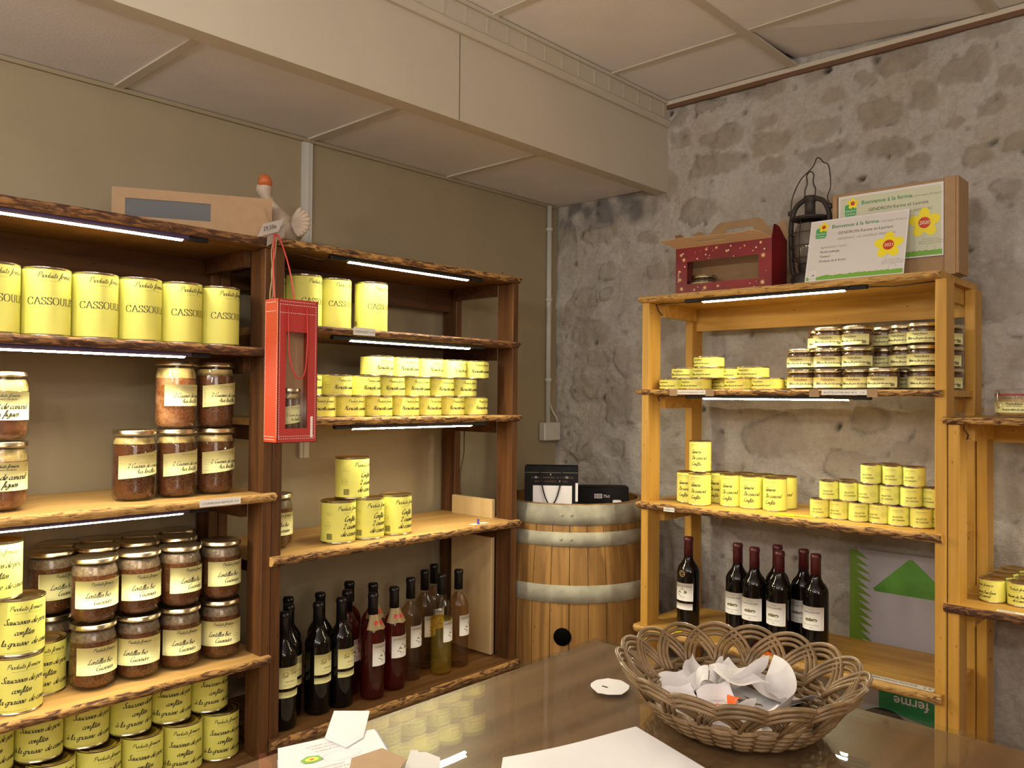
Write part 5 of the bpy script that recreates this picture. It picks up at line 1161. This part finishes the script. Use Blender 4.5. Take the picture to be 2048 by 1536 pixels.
# cardboard box with the older certificate
t = empty('cardboard_box', (1.318, -.325, ZR), rad(0), 'flat brown cardboard box standing upright behind the certificates', 'box')
b = MB(); b.cbox(.0, .330, .002, .085, 0, .262, Mkraft, .002); b.build('box_body', t)
b = MB(); b.cbox(.304, .332, -.004, .0015, .0, .263, Mkraft, .001); b.build('lid_edge', t); b = MB(); b.cbox(.3325, .340, -.004, .090, .002, .262, Mkraft, .001); b.build('lid_side', t); b = MB(); b.cbox(.004, .0165, -.0035, .0015, .0, .255, Mkraft, .001); b.build('lid_edge', t)
def flower(b, O, X, Y, u, v, r, ctr, txt=None):
    for k_ in range(5):
        a = rad(90+72*k_); V_, F_, w = poly2d([(r*.50*cos(a)+r*.47*cos(s)*cos(a)*1.0-r*.34*sin(s)*sin(a), r*.50*sin(a)+r*.47*cos(s)*sin(a)+r*.34*sin(s)*cos(a)) for s in [2*pi*i/18 for i in range(18)]])
        on_plane(b, (V_, F_, w), O, X, Y, u, v, Myel, eps=.0006+.00005*k_)
    on_plane(b, disc2d(r*.36, 24), O, X, Y, u, v, Mredp, eps=.0010)
    if txt: on_plane(b, font_text(txt, r*.22, .15, .01), O, X, Y, u, v-r*.10, flat('badge_text', (.9, .75, .55), .5), 'c', eps=.0013)
def cert_art(b, O, X, Y, w, h, txt, full):
    on_plane(b, font_text('Bienvenue à la ferme', h*.057, 0, .012), O, X, Y, w*.23, h*.845, Mgreent); on_plane(b, font_text('en Dordogne-Périgord', h*.030), O, X, Y, w*.705, h*.845, flat('grey_green_print', (.22, .28, .2), .6))
    on_plane(b, font_text('GENDRON Karine et Laurent', h*.045), O, X, Y, w*.30, h*.735, Mink); on_plane(b, font_text('GRESIGNAC - LA CHAPELLE GRESIGNAC', h*.033), O, X, Y, w*.30, h*.645, Mink2)
    on_plane(b, poly2d(rr2(0, w*.115, 0, h*.17, h*.03)), O, X, Y, w*.065, h*.70, flat('logo_green', (.06, .36, .12), .5)); flower(b, O, X, Y, w*.145, h*.88, h*.085, 0)
    on_plane(b, font_text('bienvenue', h*.024, 0, .012), O, X, Y, w*.123, h*.765, Mthread, 'c', eps=.0008); on_plane(b, font_text('à la ferme', h*.024, 0, .012), O, X, Y, w*.123, h*.72, Mthread, 'c', eps=.0008)
    stem = [(w*.83, h*.40), (w*.82, h*.28), (w*.77, h*.16), (w*.71, h*.08)]; P = smooth_pts(stem, 5); V_ = []; F_ = []
    for i, (a, c_) in enumerate(P): V_ += [(a-.0006, c_), (a+.0006, c_)]
    F_ = [(2*i, 2*i+1, 2*i+3, 2*i+2) for i in range(len(P)-1)]; on_plane(b, (V_, F_, 0), O, X, Y, 0, 0, flat('pale_stem_print', (.5, .52, .46), .6))
    flower(b, O, X, Y, w*.83, h*.47, h*.215, 0, txt)
    R = random.Random(2); n_ = 70; V_ = [(.004, .004)]; top = [(w*(.012+.976*i/n_), h*(.055+.018*R.random()+.022*(1 if i > 10 else .2))) for i in range(n_+1)]
    V_ = []; F_ = []
    for i, p in enumerate(top): V_ += [(p[0], h*.02), p]
    F_ = [(2*i, 2*i+2, 2*i+3, 2*i+1) for i in range(n_)]; on_plane(b, (V_, F_, 0), O, X, Y, 0, 0, Mgreen)
    on_plane(b, ell2d(h*.055, h*.055, 24, .0005), O, X, Y, w*.885, h*.12, Mink2); 
    for k_, tt in enumerate(('Le President du reseau', 'Chambre d\'agriculture Dordogne', 'Bienvenue a la ferme Dordogne')): on_plane(b, font_text(tt, h*.016), O, X, Y, w*.885, h*(.235-.028*k_), Mink2, 'c')
    if full:
        for k_, tt in enumerate(('Agrément(s) reçu(s) :', 'Ferme auberge', 'Traiteur', 'Produits de la ferme')): on_plane(b, font_text(tt, h*.034, .3, .006 if k_ else 0), O, X, Y, w*.13, h*(.53-.075*k_), Mink if k_ else Mink2)
        on_plane(b, poly2d(rr2(0, w*.075, 0, h*.16, h*.015)), O, X, Y, w*.045, h*.015, Mwhitep, eps=.0007); on_plane(b, font_text('agriculture', h*.014), O, X, Y, w*.083, h*.04, Mink2, 'c', eps=.0010); on_plane(b, poly2d([(0, 0), (.006, .005), (.010, .009), (.008, .003), (.012, .001)]), O, X, Y, w*.062, h*.085, Mink2, eps=.0010)
# 2020 sheet taped on the box, tilted like in the photograph
cw, ch = .281, .199
t = empty('certificate', (1.340, -.3295, ZR+.053), 0, 'pale green 2020 farm certificate taped to the cardboard box', 'certificate')
b = MB(); b.box(0, cw, 0, .0006, 0, ch, Mwhitep); on_plane(b, poly2d(rr2(.005, cw-.005, .004, ch-.006, .008)), (0, 0, 0), (1, 0, 0), (0, 0, 1), 0, 0, Mcertg, eps=.0002); cert_art(b, (0, 0, 0), (1, 0, 0), (0, 0, 1), cw, ch, '2020', False); b.build('printed_sheet', t)
# 2021 sheet leaning in front (gently bowed)
t = empty('certificate', (1.272, -.408, ZR+.0008), 0, 'white 2021 farm certificate leaning in front of the other one', 'certificate')
b = MB(); cw, ch = .272, .190
b.box(0, cw, 0, .0006, 0, ch, Mwhitep); on_plane(b, poly2d(rr2(.004, cw-.004, .004, ch-.005, .008)), (0, 0, 0), (1, 0, 0), (0, 0, 1), 0, 0, Mcert, eps=.0002); cert_art(b, (0, 0, 0), (1, 0, 0), (0, 0, 1), cw, ch, '2021', True)
o = b.build('printed_sheet', t); o.rotation_euler = (rad(-15), 0, 0)

# ------------------------------------------------------------------ sign leaning behind the pine rack
t = empty('farm_sign', (1.272, -.052, .3275), 0, 'big white and green farm sign turned on its side behind the bottles', 'sign')
SW, SH = .345, .648
b = MB(); b.cbox(0, SW, 0, .006, 0, SH, Mlilac, .001)
O, Xv, Yv = (0, 0, 0), (1, 0, 0), (0, 0, 1)
Msign = flat('sign_green_print', (.13, .24, .02), .5)
R = random.Random(6); V_ = []; F_ = []; n_ = 15
for i in range(n_):
    z = .30+.35*i/n_; s = (1-(i/n_))*.022
    if z+.02 > SH: break
    F_.append((len(V_), len(V_)+1, len(V_)+2)); V_ += [(.016+s, z+.0225), (.050+s+R.uniform(0, .014), z-.008), (.014+s, z+.0005)]
on_plane(b, (V_, F_, 0), O, Xv, Yv, 0, 0, Msign, eps=.0006)
on_plane(b, poly2d([(.0, .25), (.052, .25), (.040, .34), (.030, .46), (.022, .56), (.020, SH-.002), (.0, SH-.002)]), O, Xv, Yv, 0, 0, Msign, eps=.0005)
tri = []
for (cx, cz, a0, a1) in ((.084, .536, 200, 270), (.290, .536, 270, 340), (.184, .622, 45, 135)): tri += [(cx+.013*cos(rad(a)), cz+.013*sin(rad(a))) for a in range(a0, a1+1, 10)]
on_plane(b, poly2d(tri), O, Xv, Yv, 0, 0, flat('roof_green_print', (.09, .27, .03), .5, var=.35, scale=9), eps=.0006)
on_plane(b, disc2d(.022, 20), O, Xv, Yv, .205, .275, Mgreent, eps=.0006); on_plane(b, poly2d([(.10, .25), (.345, .25), (.33, .268), (.29, .286), (.24, .292), (.18, .285), (.13, .272)]), O, Xv, Yv, 0, 0, Msign, eps=.0005)
on_plane(b, poly2d([(.09, .165), (.345, .125), (.345, .20), (.09, .235)]), O, Xv, Yv, 0, 0, Mgreent, eps=.0006)
on_plane(b, font_text('ferme', .030, 0, .012), O, Xv, Yv, .235, .212, Mthread, ang=pi+.0, eps=.0009); on_plane(b, disc2d(.025, 20), O, Xv, Yv, .315, .140, flat('ochre_green_print', (.3, .32, .06), .5), eps=.0008)
b.build('printed_panel', t)
# black round pan under the shelf
t = empty('round_black_pan', (1.405, -.135, .3265), 0, 'round black pan standing on edge under the red wine shelf', 'pan')
b = MB(); b.lathe([(0, -.018), (.070, -.018), (.088, -.010), (.094, .006), (.096, .008), (.092, .010), (.084, -.004), (.066, -.012), (0, -.012)], Mblack, 40); o = b.build('pan_body', t, (0, 0, .0965)); o.rotation_euler = (rad(80), 0, 0)
b = MB(); b.tube([(.09, 0, .10), (.16, 0, .11)], .006, Mblack, 10); b.build('pan_handle', t)

# ------------------------------------------------------------------ flyers at the left end of the counter
def slab(b, pts, z0, z1, mat, lift=None):
    n = len(pts); L_ = lift or (lambda x, y: 0)
    vs = [(x, y, z0+L_(x, y)) for x, y in pts]+[(x, y, z1+L_(x, y)) for x, y in pts]
    b.add(vs, [tuple(range(n-1, -1, -1)), tuple(range(n, 2*n))]+[(i, (i+1) % n, n+(i+1) % n, n+i) for i in range(n)], mat)
FO = (1.385, -2.085); FL = [(1.309, -2.137), (1.330, -2.060), (1.350, -2.010), (1.415, -2.040), (1.475, -2.075), (1.455, -2.165), (1.390, -2.185)]
t = empty('flyer_stack', (FO[0], FO[1], ZT), 0, 'stack of white printed flyers with pale blue edges on the counter', 'flyers')
R = random.Random(3); FLl = [(x-FO[0], y-FO[1]) for x, y in FL]
b = MB()
for i in range(9):
    dx, dy = R.uniform(-.002, .002), R.uniform(-.002, .002); slab(b, [(x+dx, y+dy) for x, y in FLl], .0031*i, .0031*i+.0026, Mwhitep if i in (3, 6) else Mblue)
b.build('folded_flyers', t)
b = MB(); slab(b, [(x-.002, y) for x, y in FLl], .0285, .0295, Mwhitep)
O = (1.309-FO[0], -2.137-FO[1], .0297); X_ = (.22, .975, 0); Y_ = (-.975, .22, 0)
on_plane(b, ell2d(.026, .014, 28, .0005), O, X_, Y_, .062, -.062, Mblue)
for k_, (tt, u) in enumerate((('La Chapelle Gresignac - Gresignac', .030), ('Produits fermiers et conserves', .034), ('Produits de la ferme', .036))): on_plane(b, font_text(tt, .0034, .2), O, X_, Y_, u, -.020-.009*k_, Mink2)
for k_, (tt, h) in enumerate((('Produits fermiers', .0034), ('Bienvenue à la ferme', .004), ('Laurent et Karine', .005), ('Ferme auberge Gendron', .0046))): on_plane(b, font_text(tt, h, .1), O, X_, Y_, .022+.004*k_, -.086-.009*k_, Mink2)
on_plane(b, poly2d(rr2(0, .013, 0, .009, .001)), O, X_, Y_, .098, -.086, flat('badge_blue_print', (.03, .04, .35), .5)); on_plane(b, font_text('f', .006), O, X_, Y_, .102, -.084, Mthread, eps=.0008)
on_plane(b, poly2d([(0, 0), (.012, .008), (.026, .004), (.028, -.010), (.012, -.014), (.002, -.010)]), O, X_, Y_, .010, -.052, Mgreen); on_plane(b, disc2d(.009, 16, .006), O, X_, Y_, .024, -.056, Myel, eps=.0007); on_plane(b, disc2d(.003, 10, .002), O, X_, Y_, .024, -.056, Mredp, eps=.0010)
b.build('top_flyer', t)
def loose(name, pts, z, th, mat, label, cat, lift=0, ax=(1, 0)):
    cx = sum(p[0] for p in pts)/len(pts); cy = sum(p[1] for p in pts)/len(pts); b = MB()
    slab(b, [(x-cx, y-cy) for x, y in pts], 0, th, mat, lambda x, y: lift*max(0, (x*ax[0]+y*ax[1])/.05)**2)
    return tag(b.build(name, None, (cx, cy, z)), label, cat)
loose('white_note', [(1.266, -2.020), (1.303, -1.984), (1.362, -2.040), (1.372, -2.075), (1.327, -2.078)], ZT+.0302, .0008, Mwhitep, 'blank white note lying across the back of the flyer stack', 'paper', .004, (-.7, .7))
loose('kraft_card', [(1.404, -2.090), (1.408, -2.044), (1.456, -2.042), (1.490, -2.095), (1.445, -2.125)], ZT+.0302, .0012, Mkraft, 'brown kraft card lying on the right side of the flyer stack', 'card')
loose('torn_slip', [(1.385, -1.975), (1.392, -1.969), (1.398, -1.972), (1.405, -1.965), (1.432, -1.963), (1.478, -2.005), (1.475, -2.050), (1.420, -2.015)], ZT, .0008, flat('grey_white_paper', (.60, .58, .55), .6), 'torn whitish slip lying right of the flyer stack', 'paper')
